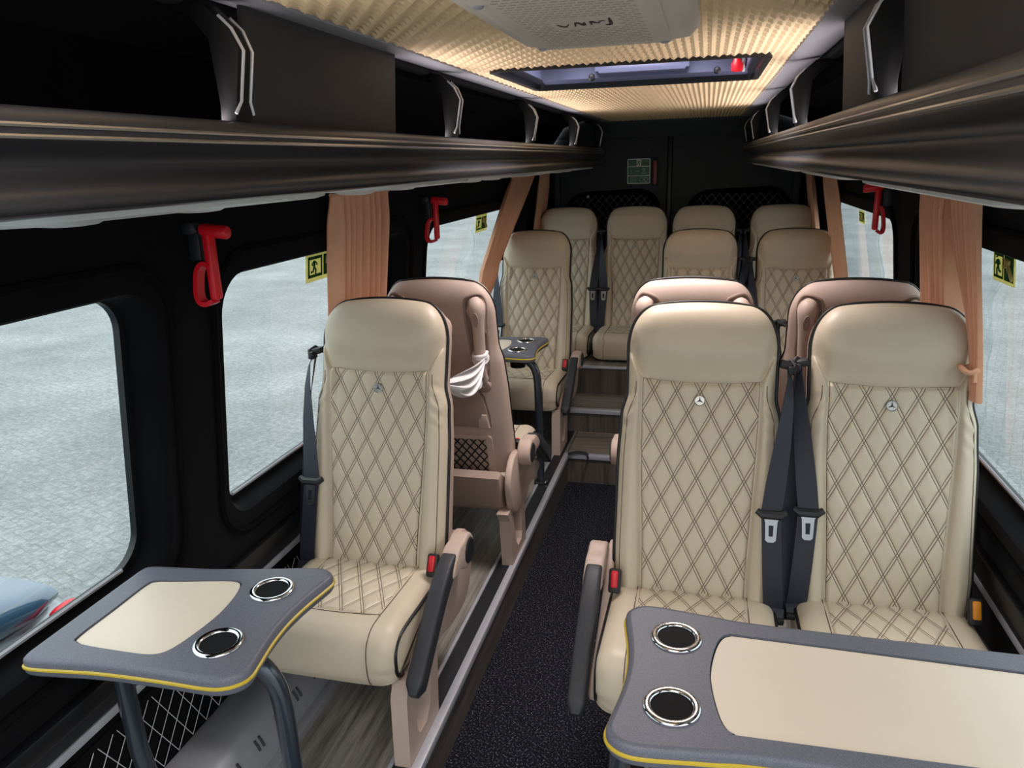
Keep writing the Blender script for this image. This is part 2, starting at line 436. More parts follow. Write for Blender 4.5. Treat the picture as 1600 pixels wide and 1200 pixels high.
# quilted wall panel low on the left wall, white stitching on black
m = MB(); xw = lambda z: -(wx(z)-.006)
m.grid(2, 40, lambda u, v: (xw(.27+.25*u)+.004, -.3+2.2*v, .27+.25*u), 0)
qs = MB()
dy, dz = .054, .046
for i in range(-10, 46):
    for sg in (1, -1):
        pts = []
        for t in range(0, 41):
            z = .285+.22*t/40; y = -.2+i*dy+sg*(z-.285)/dz*dy/2
            if -.25 < y < 1.86: pts.append((xw(z)+.007, y, z))
        if len(pts) > 2: qs.tube(pts, .0010, 4)
wp = struct(m.build('wall_panel', velvet2)); qs.build('stitching', white_m, wp)

# ------------------------------------------------------------------ ceiling
def tri(x): x = x-math.floor(x); return 1-abs(2*x-1)
def ceil_h(x, y):
    p = x/.036+y/.054; q = x/.036-y/.054
    return .0085*min(tri(p), tri(q))*2**.5
HX0, HX1, HY0, HY1 = -.345, .350, 2.06, 2.66      # roof hatch opening
cm = MB()
def cgrid(x0, x1, y0, y1):
    nx = max(1, round((x1-x0)/.009)); ny = max(1, round((y1-y0)/.0135))
    cm.grid(nx, ny, lambda u, v: (x0+(x1-x0)*u, y0+(y1-y0)*v, 1.890-ceil_h(x0+(x1-x0)*u, y0+(y1-y0)*v)))
cgrid(-.415, .415, .55, HY0); cgrid(-.415, .415, HY1, 5.12); cgrid(-.415, HX0, HY0, HY1); cgrid(HX1, .415, HY0, HY1)
cm.box((0, -.1, 1.89), (.83, 1.3, .008))
struct(cm.build('ceiling', ceil_m, None, 12))
struct(MB().box((0, 1.0, 1.985), (1.5, 3.4-1.15, .01)).box((0, 4.05, 1.985), (1.5, 2.56, .01)).build('roof_skin', blackpl))
for s in (-1, 1):
    prof = [(.405, 1.893), (.410, 1.882), (.425, 1.879), (.485, 1.886), (.497, 1.893), (.497, 1.903)]
    k_[0] += 1
    struct(MB().grid(5, 1, lambda u, v: (s*prof[round(u*5)][0], -.7+5.87*v, prof[round(u*5)][1])).build('trim_%d' % k_[0], trimgrey))
    k_[0] += 1
    struct(MB().box((s*.515, 2.2, 1.888), (.030, 5.8, .024), .006).build('trim_%d' % k_[0], rackin_m))

# roof hatch seen edge on: black frame, blue-grey well with bolts, handle panel, red cord knob
h = thing('roof_hatch', 'open roof escape hatch with blue-grey well and red knob in the quilted ceiling', 'roof hatch', (0, 2.36, 1.89))
hy = (HY1-HY0)/2; fr = MB()
lo = rrect(HX0-.012, HX1+.012, -hy-.012, hy+.012, .035, 5); li = rrect(HX0+.006, HX1-.006, -hy+.006, hy-.006, .03, 5)
fr.loft([[(x, y, -.0005) for x, y in lo], [(x, y, -.012) for x, y in lo], [(x, y, -.012) for x, y in li], [(x, y, .006) for x, y in li], [(x, y, .006) for x, y in lo], [(x, y, -.0005) for x, y in lo]], False)
fr.build('frame', frame_m, h)
we = MB(); lw1 = rrect(HX0+.004, HX1-.004, -hy+.004, hy-.004, .04, 5); lw2 = rrect(HX0+.03, HX1-.03, -hy+.02, hy-.05, .05, 5)
we.loft([[(x, y, .005) for x, y in lw1], [(x, y, .014) for x, y in lw2], [(x, y, .115) for x, y in lw2]], False)
we.fill([lw2], lambda x, y: (x, y, .115)); we.build('well', hatch_m, h)
hp = MB(); pts = [(-.145, .030), (-.145, .090), (-.065, .090), (-.055, .044), (.060, .044), (.070, .090), (.150, .090), (.150, .030), (.140, .030), (.136, .024), (-.131, .024), (-.135, .030)]
hp.prism(pts, hy-.085, hy-.051, lambda a, b, c: (a, c, b), .003); hp.build('handle_panel', hatch_m, h)
for x in (-.16, .235):
    MB().lathe([(.0, -.012), (.008, -.010), (.012, -.004), (.012, 0)], (x, hy-.044, .018), 'y', 14).build('bolt', blackpl, h)
MB().lathe([(.0, -.014), (.008, -.012), (.012, -.004), (.012, 0)], (HX0+.032, .12, .07), 'x', 14).build('bolt', blackpl, h)
MB().lathe([(.006, -.02), (.016, -.018), (.018, 0), (.012, .012), (.008, .03)], (.292, hy-.13, .022), 'z', 16).build('knob', red_m, h)
MB().box((.312, hy-.10, .03), (.008, .03, .05), .002).build('label_plate', podw, h)

# ceiling air outlet
a = thing('ceiling_air_outlet', 'warm grey ceiling air outlet with slotted grille and black logo', 'air vent', (.03, 1.10, 1.885))
b_ = MB()
def slab(o, z): return [(x, y, z) for x, y in rrect(-.150-o, .155+o, -.42-o, .405+o, .03, 5)]
b_.loft([slab(.012, .01), slab(.010, -.014), slab(-.004, -.030), slab(-.03, -.036)], True); b_.build('housing', acw, a)
li1 = rrect(-.118, .120, -.40, .360, .010, 4)
MB().loft([[(x, y, -.0355) for x, y in li1], [(x, y, -.0395) for x, y in li1], [(x*.985, y*.99, -.041) for x, y in li1]], True).build('grille_panel', acw, a)
sl = MB()
for r in range(44):
    y = -.37+r*.0160
    for c in range(13):
        x = -.084+c*.0135+(.0067 if r % 2 else 0)
        if abs(x-.004) < .052 and .050 < y < .150: continue
        sl.box((x, y, -.0412), (.0098, .0042, .0008))
sl.build('grille_slots', acslot, a)
for x, y in ((-.107, -.075), (-.108, .340), (.108, .345)):
    MB().lathe([(.0, -.0445), (.005, -.0442), (.0075, -.0425), (.0075, -.040)], (x, y, 0), 'z', 14).build('screw', alu_d, a)
lg = MB()
LOGO = [([(.0, .4), (.12, .62), (.30, .72)], .0022), ([(.18, .60), (.32, .62), (.46, .40)], .0014),
        ([(.62, .70), (.78, .32), (.90, .55)], .0022), ([(.84, .3), (1.0, .62), (1.08, .34)], .003),
        ([(1.30, .62), (1.36, .3), (1.50, .45), (1.66, .5)], .003), ([(1.62, .4), (1.80, .3), (1.9, .34)], .0018), ([(1.80, .74), (2.04, .68), (2.12, .08)], .0034)]
for pts, r in LOGO:
    pp = [(-.037+p[0]*.038, .068+p[1]*.085, -.0415) for p in smooth_open([(q[0], q[1], 0) for q in pts], 5)]
    lg.tube(pp, [r*(.4+.6*math.sin(PI*(i+.6)/(len(pp)+.2))) for i in range(len(pp))], 6, flat=.25, up=(0, 0, 1))
lg.build('logo', ink, a)

# ------------------------------------------------------------------ rear doors
rd = MB()
rd.box((0, 5.335, 1.85), (1.98, .05, .13), .01); rear = struct(rd.build('wall_rear', door_m))
for k, (x0, x1) in enumerate(((-.93, -.045), (-.012, .93))):
    d = struct(MB().box(((x0+x1)/2, 5.33, 1.125), (x1-x0, .04, 1.33), .012).build('door_%d' % (k+1), door_m))
    # arched black padded panel with light stitching
    px0, px1, pt = ((-.735, -.085, 1.452), (.095, .755, 1.452))[k]
    pts = [(px0, .5), (px1, .5), (px1, pt-.14)]+[(px1-.15+.15*math.cos(t*PI/16), pt-.13+.13*math.sin(t*PI/16)) for t in range(1, 9)]+[(px0+.17-.17*math.sin(t*PI/16), pt-.13-(.012)+.13*math.cos(t*PI/16)) for t in range(0, 9)]
    MB().prism(pts, 5.296, 5.309, lambda p, q, r: (p, r, q), .005).build('padded_panel', velvet2, d)
    st = MB(); ex, ez = .052, .030
    for i in range(-20, 60):
        for sg in (1, -1):
            run = []
            for t in range(0, 60):
                z = 1.05+t*.0075; x = px0+i*ex+sg*(z-1.05)/ez*ex/2
                cxr, czr = px1-.15, pt-.15
                ok = px0+.03 < x < px1-.03 and z < pt-.035
                if ok and z > czr and (x > cxr or x < px0+.17):
                    ok = math.hypot((x-(cxr if x > cxr else px0+.17)), z-czr) < .125
                if ok: run.append((x, 5.2950, z))
                elif len(run) > 2: st.tube(run, .0007, 4); run = []
                else: run = []
            if len(run) > 2: st.tube(run, .0007, 4)
    st.build('stitching', white_m, d)
    for x, z in ((x0+.14 if k == 0 else x1-.16, 1.47), (x1-.10 if k == 0 else x0+.09, 1.70)):
        MB().lathe([(.0, -.006), (.007, -.004), (.007, 0)], (x, 5.310, z), 'y', 10).build('trim_clip', blackpl, d)
MB().lathe([(.0, -.006), (.008, -.005), (.010, 0)], (-.575, 5.296, 1.405), 'y', 14).build('white_button', podw, bpy.data.objects['door_1'])
struct(MB().box((-.028, 5.34, 1.10), (.03, .03, 1.38), .004).build('door_seal', frame_m))
struct(MB().box((0, 5.40, .9), (2.1, .02, 2.2)).build('rear_skin', blackpl))
for s in (-1, 1):
    struct(MB().box((s*.86, 5.22, 1.05), (.16, .14, 1.25), .04, 3).build('rear_pillar', velvet)); trim((s*.775, 5.20, 1.40), (.05, .06, .45), door_m, .012)

# evacuation plate and red-capped handle on the left rear door
def pict_man(mb, cx, cz, h, fn):
    """running figure drawn with strokes of constant depth; fn(x,z)->point"""
    def st(pts, r): mb.tube([fn(cx+x*h, cz+z*h) for x, z in pts], r*h, 6)
    st([(.06, .40), (.065, .405)], .085)
    st([(.02, .28), (-.05, .02)], .075); st([(.02, .25), (.20, .18), (.26, .06)], .04); st([(.0, .27), (-.16, .20), (-.24, .08)], .04)
    st([(-.05, .02), (.12, -.14), (.10, -.42)], .05); st([(-.05, .02), (-.14, -.20), (-.34, -.24)], .05)
sg = thing('evacuation_sign', 'green and white evacuation sign on the left rear door', 'sign', (-.232, 5.309, 1.566))
MB().prism(rrect(-.077, .077, -.082, .082, .008, 3), -.004, .0, lambda p, q, r: (p, r, q)).build('plate', sign_rear, sg)
gp = MB()
for x0, x1, z0, z1 in ((-.071, -.016, .034, .076), (.016, .071, .034, .076), (-.071, .071, -.026, .028), (-.071, .071, -.076, -.032)):
    gp.box(((x0+x1)/2, -.0046, (z0+z1)/2), (x1-x0, .0012, z1-z0))
gp.build('green_fields', green_m, sg)
pm = MB(); pict_man(pm, 0, .055, .040, lambda x, z: (x, -.0055, z)); pm.build('running_figure', green_m, sg)
for pts in ([(-.05, .012), (-.045, -.012)], [(.022, .016), (.046, .016), (.020, -.014), (.048, -.014)], [(-.02, 0), (.004, 0)]):
    MB().tube([(x, -.0055, z) for x, z in pts], .0030, 5).build('pictogram_mark', sign_rear, sg)
for c in (.018, .050): MB().tube([(c+.013*math.cos(t*PI/8), -.0055, -.054+.013*math.sin(t*PI/8)) for t in range(15)], .0028, 5).build('pictogram_ring', sign_rear, sg)
for i in range(4): MB().tube([(-.06, -.0055, -.040-.010*i), (-.012, -.0055, -.040-.010*i)], .0016, 5).build('text_line', sign_rear, sg)
hd = thing('door_release_handle', 'narrow dull red release handle beside the evacuation sign', 'handle', (-.122, 5.31, 1.56))
MB().box((0, -.008, 0), (.036, .016, .18), .005).build('backing', blackpl, hd); MB().box((0, -.020, -.005), (.024, .014, .155), .005).build('lever', redglass, hd)

# ------------------------------------------------------------------ luggage racks
def rack(s, lab, br_y, pod_y, flaps):
    r = thing('luggage_rack', lab, 'luggage rack', (0, 0, 1.60), 0)
    yb, ye = -.65, 4.97
    P = [(.86, .085), (.52, .085), (.475, .108), (.455, .117), (.437, .117), (.428, .111), (.4245, .104), (.4235, .096), (.4235, .087), (.427, .083),
         (.440, .077), (.452, .070), (.457, .060), (.452, .049), (.440, .040), (.432, .031), (.431, .021), (.437, .013), (.448, .009), (.60, -.001), (.855, -.003)]
    Q = [(p.x, p.y) for p in smooth_open([(x, z, 0) for x, z in P], 4)]; n = len(Q)-1
    m = MB(); m.grid(n, 1, lambda u, v: (s*Q[round(u*n)][0], yb+(ye-yb)*v, Q[round(u*n)][1]))
    m.add([(s*x, ye, z) for x, z in Q], [tuple(range(n+1))]); m.build('rack_shell', rack_m, r, 60)
    for z, x in ((.0985, .4235), (.0875, .4232)):
        MB().tube([(s*x, yb+(ye-yb)*i/6, z) for i in range(7)], .0030, 8).build('chrome_strip', steel, r)
    for y in br_y:
        b = MB(); pr = [(.466, .112), (.440, .112), (.436, .135), (.422, .212), (.436, .242), (.474, .276), (.53, .284), (.53, .270), (.50, .262), (.470, .228), (.464, .14)]
        b.prism(pr, y-.022, y+.022, lambda p, q, h: (s*p, h, q), .005); bo = b.build('divider', divider_m, r)
        for e in (-.012, .010):
            MB().tube([(s*x, y+e*(2.0 if q == 0 else 1 if q < 3 else 1.3), z) for i, (q, x, z) in enumerate(((0, .4365, .128), (1, .4335, .145), (2, .4205, .211), (3, .4335, .240), (4, .452, .258)))], .0026, 6).build('chrome_edge', alu, bo)
    for y0, y1 in flaps:
        MB().prism([(.466, .105), (.474, .105), (.462, .283), (.454, .283)], y0, y1, lambda p, q, h: (s*p, h, q)).build('flap', rackflap_m, r)
    for y in pod_y:
        sp = MB(); sp.loft([[(s*x, y+yy, z) for x, yy in rrect(.47+ins, .79-ins, -.36+ins, .36-ins, .06, 6)] for z, ins in ((.010, 0), (.000, .002), (-.004, .014))]); so = sp.build('service_panel', podw, r)
        for o in (-.14, .14):
            MB().lathe([(.052, -.002), (.050, -.010), (.040, -.015), (.022, -.017), (0, -.0175)], (s*.625, y+o, 0), 'z', 20).build('reading_lamp', podw, so)
    return r
rack(-1, 'black satin luggage rack with chrome strips along the left side', (1.03, 2.02, 2.97, 3.95, 4.86), (1.0, 1.90, 2.85, 3.70, 4.5), [(1.08, 1.66)])
rack(1, 'black satin luggage rack with chrome strips along the right side', (1.20, 2.20, 3.10, 4.15, 4.88), (1.1, 2.0, 2.9, 3.65, 4.5), [(.72, 1.16), (1.24, 1.63)])

# ------------------------------------------------------------------ seats
RC = math.radians(15.5); B0 = Vector((0, .352, .372)); UP = Vector((0, math.sin(RC), math.cos(RC))); NF = Vector((0, -math.cos(RC), math.sin(RC)))
VT = .780
def SP(u, v, d): return B0+Vector((u, 0, 0))+UP*v+NF*d
def hw(v):
    w = interp([(-.05, .198), (.10, .208), (.35, .207), (.47, .202), (.535, .189), (.60, .190), (.66, .191), (.70, .190)], v)
    if v > VT-.115:
        t = min(1, (v-(VT-.115))/.115); w -= .078*(1-math.sqrt(max(0, 1-t*t)))
    return w
def pw(v): return .132+.016*sstep(0, .5, v)
def seam(u):
    s = abs(u)/.19; return .566+.014*s*s+.062*sstep(.78, 1.0, s)
def bodyd(u, v):
    W = hw(v); s = abs(u)/W; e = math.sqrt(max(0, 1-s**7))
    if v > VT-.08: t = (v-(VT-.08))/.08; e *= math.sqrt(max(0, 1-t*t))
    hf = .030*sstep(-.004, .09, v-seam(u))*(1-.12*s*s)
    bf = .024*sstep(.64, .84, s)-.008*math.exp(-((abs(u)-pw(v)-.004)/.006)**2)
    bl = sstep(-.012, .012, v-seam(u)); f = bf*(1-bl)+hf*bl-.006*math.exp(-((v-seam(u))/.006)**2)
    return -.035+e*(.035+f)
DX, DY = .060, .114
def pq(u, v): return (u/DX+v/DY+.5, u/DX-v/DY+.5)
def puff(p, q):
    h = 0
    d = min(.5-abs((p % 1)-.5), .5-abs((q % 1)-.5))*.053
    return .0052*(1-math.exp(-max(0, d-.0031)/.006)) if d > .0031 else .0008*(1-(d/.0031)**2)
CACHE = {}
def cached(key, fn):
    if key not in CACHE: CACHE[key] = fn()
    return CACHE[key]
def m_quilt():
    m = MB(); nu, nv = 132, 250
    def uvp(i, j):
        v0 = -.03; u0 = (i*2-1); u = u0*pw(.3); v = v0+(seam(u)-v0)*j; return u0*(pw(v)-.001), v
    def f(i, j):
        u, v = uvp(i, j); edge = min(1, (1-abs(i*2-1))/.03)*min(1, (1-j)/.02+.15)
        return SP(u, v, max(0, bodyd(u, v)+.008)-.0065+puff(*pq(u, v-.03))*edge)
    m.grid(nu, nv, f, 0, lambda i, j: pq(uvp(i, j)[0], uvp(i, j)[1]-.03)); return m.mesh('quilted_panel', quilt, 60)
def m_bolster(sd):
    m = MB()
    def f(i, j):
        t = i; v = -.03; vv = -.03+(seam(.18)+.05+.03)*j
        u = pw(vv)*(1-t)+hw(vv)*t; vv2 = min(vv, seam(u)); u = pw(vv2)*(1-t)+hw(vv2)*t
        wr = .0016*math.sin(vv2*170+u*120)*sstep(.36, .46, vv2)*sstep(.1, .3, t)*(1-sstep(.8, 1, t))*(1-sstep(.52, .58, vv2))
        return SP(sd*u, vv2, bodyd(u, vv2)+wr)
    m.grid(22, 110, f); me = m.mesh('side_bolster', leather, 70); return me
def m_bolster_seam(sd):
    m = MB(); pts = []
    for k in range(60):
        v = -.02+(.585)*k/59; u = hw(v)*(.925-.05*sstep(.45, .56, v)); pts.append(SP(sd*u, v, bodyd(u, v)+.0004))
    m.tube(pts, .0011, 5); return m.mesh('bolster_seam', stitch)
def m_head():
    m = MB()
    def f(i, j):
        s = i*2-1; s = math.copysign(abs(s)**.8, s)
        v = 0; j2 = 1-(1-j)**1.6; u = s*.19; v = seam(u)+(VT-seam(u))*j2; u = s*hw(v)
        v = min(VT, seam(u)+(VT-seam(u))*j2); u = s*hw(v)
        return SP(u, v-.008*s*s*sstep(.6, VT, v), bodyd(u, v))
    m.grid(56, 44, f); return m.mesh('headrest', leather, 80)
def m_back():
    """moulded rear shell"""
    m = MB(); loops = []
    def bd(v): return -.118+.030*sstep(.15, .62, v)
    N = 40
    for j in range(37):
        v = -.035+(VT+.035)*(1-(1-j/36)**1.5); w = hw(v)+.004; tp = 1
        if v > VT-.08: t = (v-(VT-.08))/.08; tp = math.sqrt(max(0, 1-t*t))
        L = []
        for i in range(N+1):
            a = i/N*2-1; s = abs(a); e = math.sqrt(max(0, 1-s**5)); u = math.copysign(s**.8, a)*(w+.010*math.sin(PI*min(1, e*1.0))*tp)
            L.append(SP(u, v-.008*(u/w)**2*sstep(.6, VT, v), -.035+(bd(v)+.035)*e*tp))
        loops.append(L)
    m.add([p for L in loops for p in L], [(j*(N+1)+i, j*(N+1)+i+1, (j+1)*(N+1)+i+1, (j+1)*(N+1)+i) for j in range(36) for i in range(N)])
    return m.mesh('back_shell', shell_m, 60)
def backd(u, v):
    s = min(1, abs(u)/(hw(v)+.004)); e = math.sqrt(max(0, 1-(s**1.25)**5)); return -.035+(-.118+.030*sstep(.15, .62, v)+.035)*e
def m_piping():
    m = MB(); pts = []
    for sd in (-1, 1):
        seq = [(sd*(hw(v)+.003), v) for v in [-.03+(VT-.031+.03)*k/60 for k in range(61)]+[VT-.001-.03*(1-t/8)**2.2 for t in range(9)]]
        seq = [(sd*(hw(v)+.003), v) for v in sorted(set(round(x[1], 5) for x in seq))]
        pts.append([SP(u, v-.008*(u/hw(v))**2*sstep(.6, VT, v), -.034) for u, v in seq])
    path = pts[0]+[SP(u, VT+.002-.008*(u/.112)**2, -.034) for u in (-.09, -.06, -.03, 0, .03, .06, .09)]+pts[1][::-1]
    m.tube(path, .0046, 6); return m.mesh('piping', piping_m, 80)
def m_badge():
    m = MB(); v = .520; d = .004
    def T(x, y, z): return SP(x, v+y, d+z)
    m2 = MB(); m2.lathe([(0, .0025), (.0118, .0025), (.0132, .0036), (.0145, .0025), (.0145, -.003)], (0, 0, 0), 'z', 28)
    m.add([T(*p) for p in m2.v], m2.f); return m.mesh('badge', badge_m)
def m_star():
    m = MB(); v = .520; d = .0068
    for k in range(3):
        a = PI/2+k*2*PI/3; c, s = math.cos(a), math.sin(a)
        m.add([SP(c*.0112, v+s*.0112, d), SP(-s*.0022, v+c*.0022, d), SP(0, v, d+.0014), SP(s*.0022, v-c*.0022, d), SP(0, v, d-.002)],
              [(0, 1, 2), (0, 2, 3), (0, 3, 4), (0, 4, 1)])
    return m.mesh('star', badge_d)
CP = [(.47, .352), (.36, .382), (.26, .388), (.16, .394), (.08, .399), (.035, .396), (.006, .376), (-.006, .345), (-.006, .295), (.006, .258), (.035, .243), (.20, .240), (.46, .262)]
def m_cushion():
    m = MB(); C = [(p.x, p.y) for p in smooth_closed_v(CP)]; cy = sum(p[0] for p in C)/len(C); cz = sum(p[1] for p in C)/len(C)
    loops = []; W = .208
    for k in range(25):
        s = math.sin((k/24-.5)*PI); t = abs(s); ins = .040*(1-math.sqrt(max(0, 1-t**6)))
        L = []
        for i, (y, z) in enumerate(C):
            y2, z2 = C[(i+1) % len(C)]; y0, z0 = C[i-1]; ny, nz = -(z2-z0), (y2-y0); l = math.hypot(ny, nz) or 1; ny, nz = ny/l, nz/l
            sgn = 1 if (ny*(y-cy)+nz*(z-cz)) > 0 else -1
            bol = .010*sstep(.62, .86, t)*(1 if z > .30 and y < .40 else .3)
            L.append((s*W, y-sgn*ny*(ins-bol), z-sgn*nz*(ins-bol)))
        loops.append(L)
    m.loft(loops, True); return m.mesh('cushion', leather, 60)
def smooth_closed_v(pts): return [Vector((p[0], p[1], 0)) for p in smooth_closed([(a, b, 0) for a, b in pts], 4)]
TOPP = [(.40, .3775), (.36, .382), (.26, .388), (.16, .394), (.09, .3985)]
def topz(y): return np.interp(y, [p[0] for p in TOPP[::-1]], [p[1] for p in TOPP[::-1]])
def m_insert():
    m = MB(); nu, nv = 120, 150
    def uvp(i, j): return ((i*2-1)*.136, .085+.315*j)
    def f(i, j):
        u, y = uvp(i, j); e = min(1, (1-abs(i*2-1))/.04)*min(1, j/.03)
        return (u, y, float(topz(y))+.0005*e-.0012*(1-e)+puff(*pq(u, y+.02))*e+.005*e*math.cos(u/.136*PI/2)*math.sin(PI*min(1, j*1.2)))
    m.grid(nu, nv, f, 0, lambda i, j: pq(uvp(i, j)[0], uvp(i, j)[1]+.02)); return m.mesh('quilted_insert', quilt, 60)
def m_cseam():
    m = MB(); C = smooth_open([(p[0], p[1], 0) for p in CP[1:11]], 5)
    for sd in (-1, 1): m.tube([(sd*.140, p.x, p.y+.0005 if p.x > .02 else p.y) if p.x > .01 else (sd*.140, p.x-.0015, p.y) for p in C], .0013, 5)
    m.tube([(x, .083-.010*math.cos(x/.14*PI/2)+.008, .3995) for x in np.linspace(-.14, .14, 12)], .0013, 5)
    return m.mesh('cushion_seams', stitch)
def m_cpiping(sd):
    m = MB(); C = smooth_open([(p[0], p[1], 0) for p in CP[1:11]], 5)
    m.tube([Vector((sd*.2065, p.x*.90+.022, .32+(p.y-.32)*.72)) for p in C], .0048, 6); return m.mesh('cushion_piping', piping_m)
def m_base(): # moulded pan under the cushion
    m = MB(); pr = [(.06, .238), (.48, .258), (.56, .33), (.585, .40), (.56, .415), (.50, .36), (.44, .355), (.44, .27), (.38, .215), (.50, .150), (.545, .175), (.56, .25)]
    pr = [(.10, .262), (.46, .268), (.50, .36), (.555, .400), (.590, .385), (.585, .33), (.560, .262), (.520, .228), (.40, .224), (.34, .232), (.12, .240)]
    m.prism(pr, -.195, .195, lambda p, q, h: (h, p, q), .014, 3); return m.mesh('seat_pan', shell2_m)
def m_shield(sd): # side plate carrying armrest
    m = MB(); pr = smooth_closed([(.50, .44), (.40, .43), (.33, .37), (.22, .315), (.10, .275), (.075, .235), (.12, .215), (.26, .225), (.36, .205), (.48, .205), (.55, .26), (.57, .37)], 4)
    m.prism(pr, sd*.207, sd*.232, lambda p, q, h: (h, p, q), .007, 3); return m.mesh('side_shield', shell_m)
def m_slot(sd):
    m = MB(); m.prism(smooth_closed([(.45, .225), (.50, .24), (.535, .29), (.49, .262)], 4), sd*.231, sd*.2335, lambda p, q, h: (h, p, q)); return m.mesh('shield_slot', blackpl)
def m_hub(sd):
    m = MB(); c = (.405, .425)
    pr = [(c[0]+.052*math.cos(t*PI/12), c[1]+.052*math.sin(t*PI/12)) for t in range(-8, 9)]+smooth_open_2([(.372, .470), (.33, .468), (.285, .440), (.27, .412), (.30, .400), (.33, .405), (.36, .39)])
    m.prism(pr, sd*.228, sd*.278, lambda p, q, h: (h, p, q), .008, 3); return m.mesh('armrest_hub', shell_m)
def smooth_open_2(pts): return [(p.x, p.y) for p in smooth_open([(a, b, 0) for a, b in pts], 4)]
def m_cap(sd):
    m = MB(); m.lathe([(0, sd*.282), (.034, sd*.282), (.038, sd*.2785), (.038, sd*.26)], (0, .408, .425), 'x', 26); return m.mesh('hub_cap', blackpl)
def m_arm(sd):
    m = MB(); pth = smooth_open([(sd*.2515, .325, .437), (sd*.2515, .28, .428), (sd*.2515, .215, .395), (sd*.2515, .14, .342), (sd*.2515, .06, .282), (sd*.2515, .005, .240)], 6)
    N = len(pth); vs = []; loops = []
    for i, p in enumerate(pth):
        t = (pth[min(i+1, N-1)]-pth[max(0, i-1)]).normalized(); n = Vector((1, 0, 0)).cross(t); e = 1-.5*sstep(.9, 1, i/(N-1))**2
        if i == 0: e = .8
        L = []
        for a, b in rrect(-.022*e, .022*e, -.027*e, .027*e, .009*e, 3): L.append(p+Vector((a, 0, 0))+n*b)
        loops.append(L)
    m.loft(loops, True); return m.mesh('armrest', armblk, 50)
def m_leg(sd, dy=.0, xo=.0):
    m = MB(); x0, x1 = sd*(.178-xo), sd*(.222-xo)
    o = [(.0, 0), (.215, 0), (.220, .06), (.235, .20), (.27, .245), (.03, .245), (.008, .20)]
    o = [(p+dy, q) for p, q in o]
    bm = bmesh.new()
    hole = [(.060, .075), (.075, .050), (.125, .045), (.155, .075), (.185, .185), (.17, .20), (.075, .20), (.062, .18)]
    hole = [(p+dy, q) for p, q in hole]
    for (a, b) in ((x0, 1), (x1, -1)): m.fill([o, hole], lambda p, q, a=a: (a, p+.02, q))
    for L in (o, hole):
        n = len(L); m.add([(x0, p+.02, q) for p, q in L]+[(x1, p+.02, q) for p, q in L], [(i, (i+1) % n, n+(i+1) % n, n+i) for i in range(n)])
    return m.mesh('leg', shell_m, 30)
def m_buckle_body(sd):
    m = MB(); M = Matrix.Rotation(math.radians(-28), 3, 'X')
    m.box((sd*.198, .322, .415), (.032, .022, .064), .006, 2, M); m.tube([(sd*.198, .345, .385), (sd*.200, .36, .34)], .008, 6); return m.mesh('buckle', blackpl)
def m_buckle_btn(sd):
    m = MB(); M = Matrix.Rotation(math.radians(-28), 3, 'X')
    m.box((sd*.198, .3145, .4235), (.018, .016, .044), .004, 2, M); return m.mesh('buckle_button', red_m)
def m_belt(sd):
    m = MB(); x = sd*.222
    S = lambda u, v, d: SP(sd*u, v, d)
    # front strand: narrow at the guide, full width lower down, to the lap anchor
    m.strip([S(.219, .610, -.020), S(.221, .58, .006), S(.218, .52, .018), S(.208, .42, .026), S(.196, .32, .030), S(.188, .25, .031), S(.190, .20, .031), S(.196, .10, .026), S(.202, .02, .020), S(.206, -.03, .0)],
            [(.3*sd, 1, 0), (.6*sd, 1, 0), (1*sd, .8, 0), (1*sd, .40, 0), (1*sd, .2, 0), (1*sd, .1, 0), (1*sd, .1, 0), (1*sd, .1, 0), (1*sd, .1, 0), (1*sd, .1, 0)], [.018, .024, .034, .044, .050, .050, .048, .048, .048, .048], .0009)
    # second strand running down beside the shell
    m.strip([S(.222, .612, -.034), S(.232, .50, -.030), S(.236, .35, -.024), S(.236, .20, -.016), S(.232, .05, -.014), S(.226, -.04, -.02)],
            [(.2*sd, 1, 0), (.5*sd, 1, 0), (.8*sd, .8, 0), (.9*sd, .6, 0), (.9*sd, .6, 0), (.9*sd, .5, 0)], [.02, .032, .044, .046, .047, .047], .0009)
    m.strip([S(.208, .0, .012), S(.205, -.018, .030), S(.207, -.035, .030)], [(sd, .1, 0)]*3, .046, .001)
    return m.mesh('seat_belt', belt_m, 60)
def m_guide(sd):
    m = MB(); p = SP(sd*.212, .622, -.028); m.box(p, (.030, .034, .018), .005, 2, Matrix.Rotation(.2*sd, 3, 'Y')); m.box(SP(sd*.222, .608, -.018), (.012, .034, .024), .004)
    m.tube([SP(sd*.200, .62, -.045), SP(sd*.226, .632, -.034), SP(sd*.236, .62, -.020), SP(sd*.228, .598, -.012)], .0065, 7)
    return m.mesh('belt_guide', blackpl)
def m_anchor(sd): return MB().box(SP(sd*.202, -.026, .020), (.056, .036, .018), .005).mesh('belt_anchor', blackpl)
def m_tongue(sd):
    m = MB(); S = lambda u, v, d: SP(sd*u, v, d)
    m.tube([S(.152, .249, .034), S(.166, .240, .036), S(.210, .240, .036), S(.224, .249, .034)], [.008, .0115, .0115, .008], 8); return m.mesh('tongue_grip', blackpl)
def m_plate(sd):
    m = MB(); f = lambda a, b, d=.034: SP(sd*(a-.021), b+.054, d+.002); o = [(.190, .178), (.228, .178), (.224, .170), (.222, .122), (.216, .117), (.202, .117), (.196, .122), (.194, .170)]; h = [(.203, .160), (.215, .160), (.214, .132), (.204, .132)]
    for d in (.0325, .0355): m.fill([o, h], lambda a, b, d=d: f(a, b, d))
    for L in (o, h):
        n = len(L); m.add([f(a, b, .0325) for a, b in L]+[f(a, b, .0355) for a, b in L], [(i, (i+1) % n, n+(i+1) % n, n+i) for i in range(n)])
    return m.mesh('tongue_plate', steel)
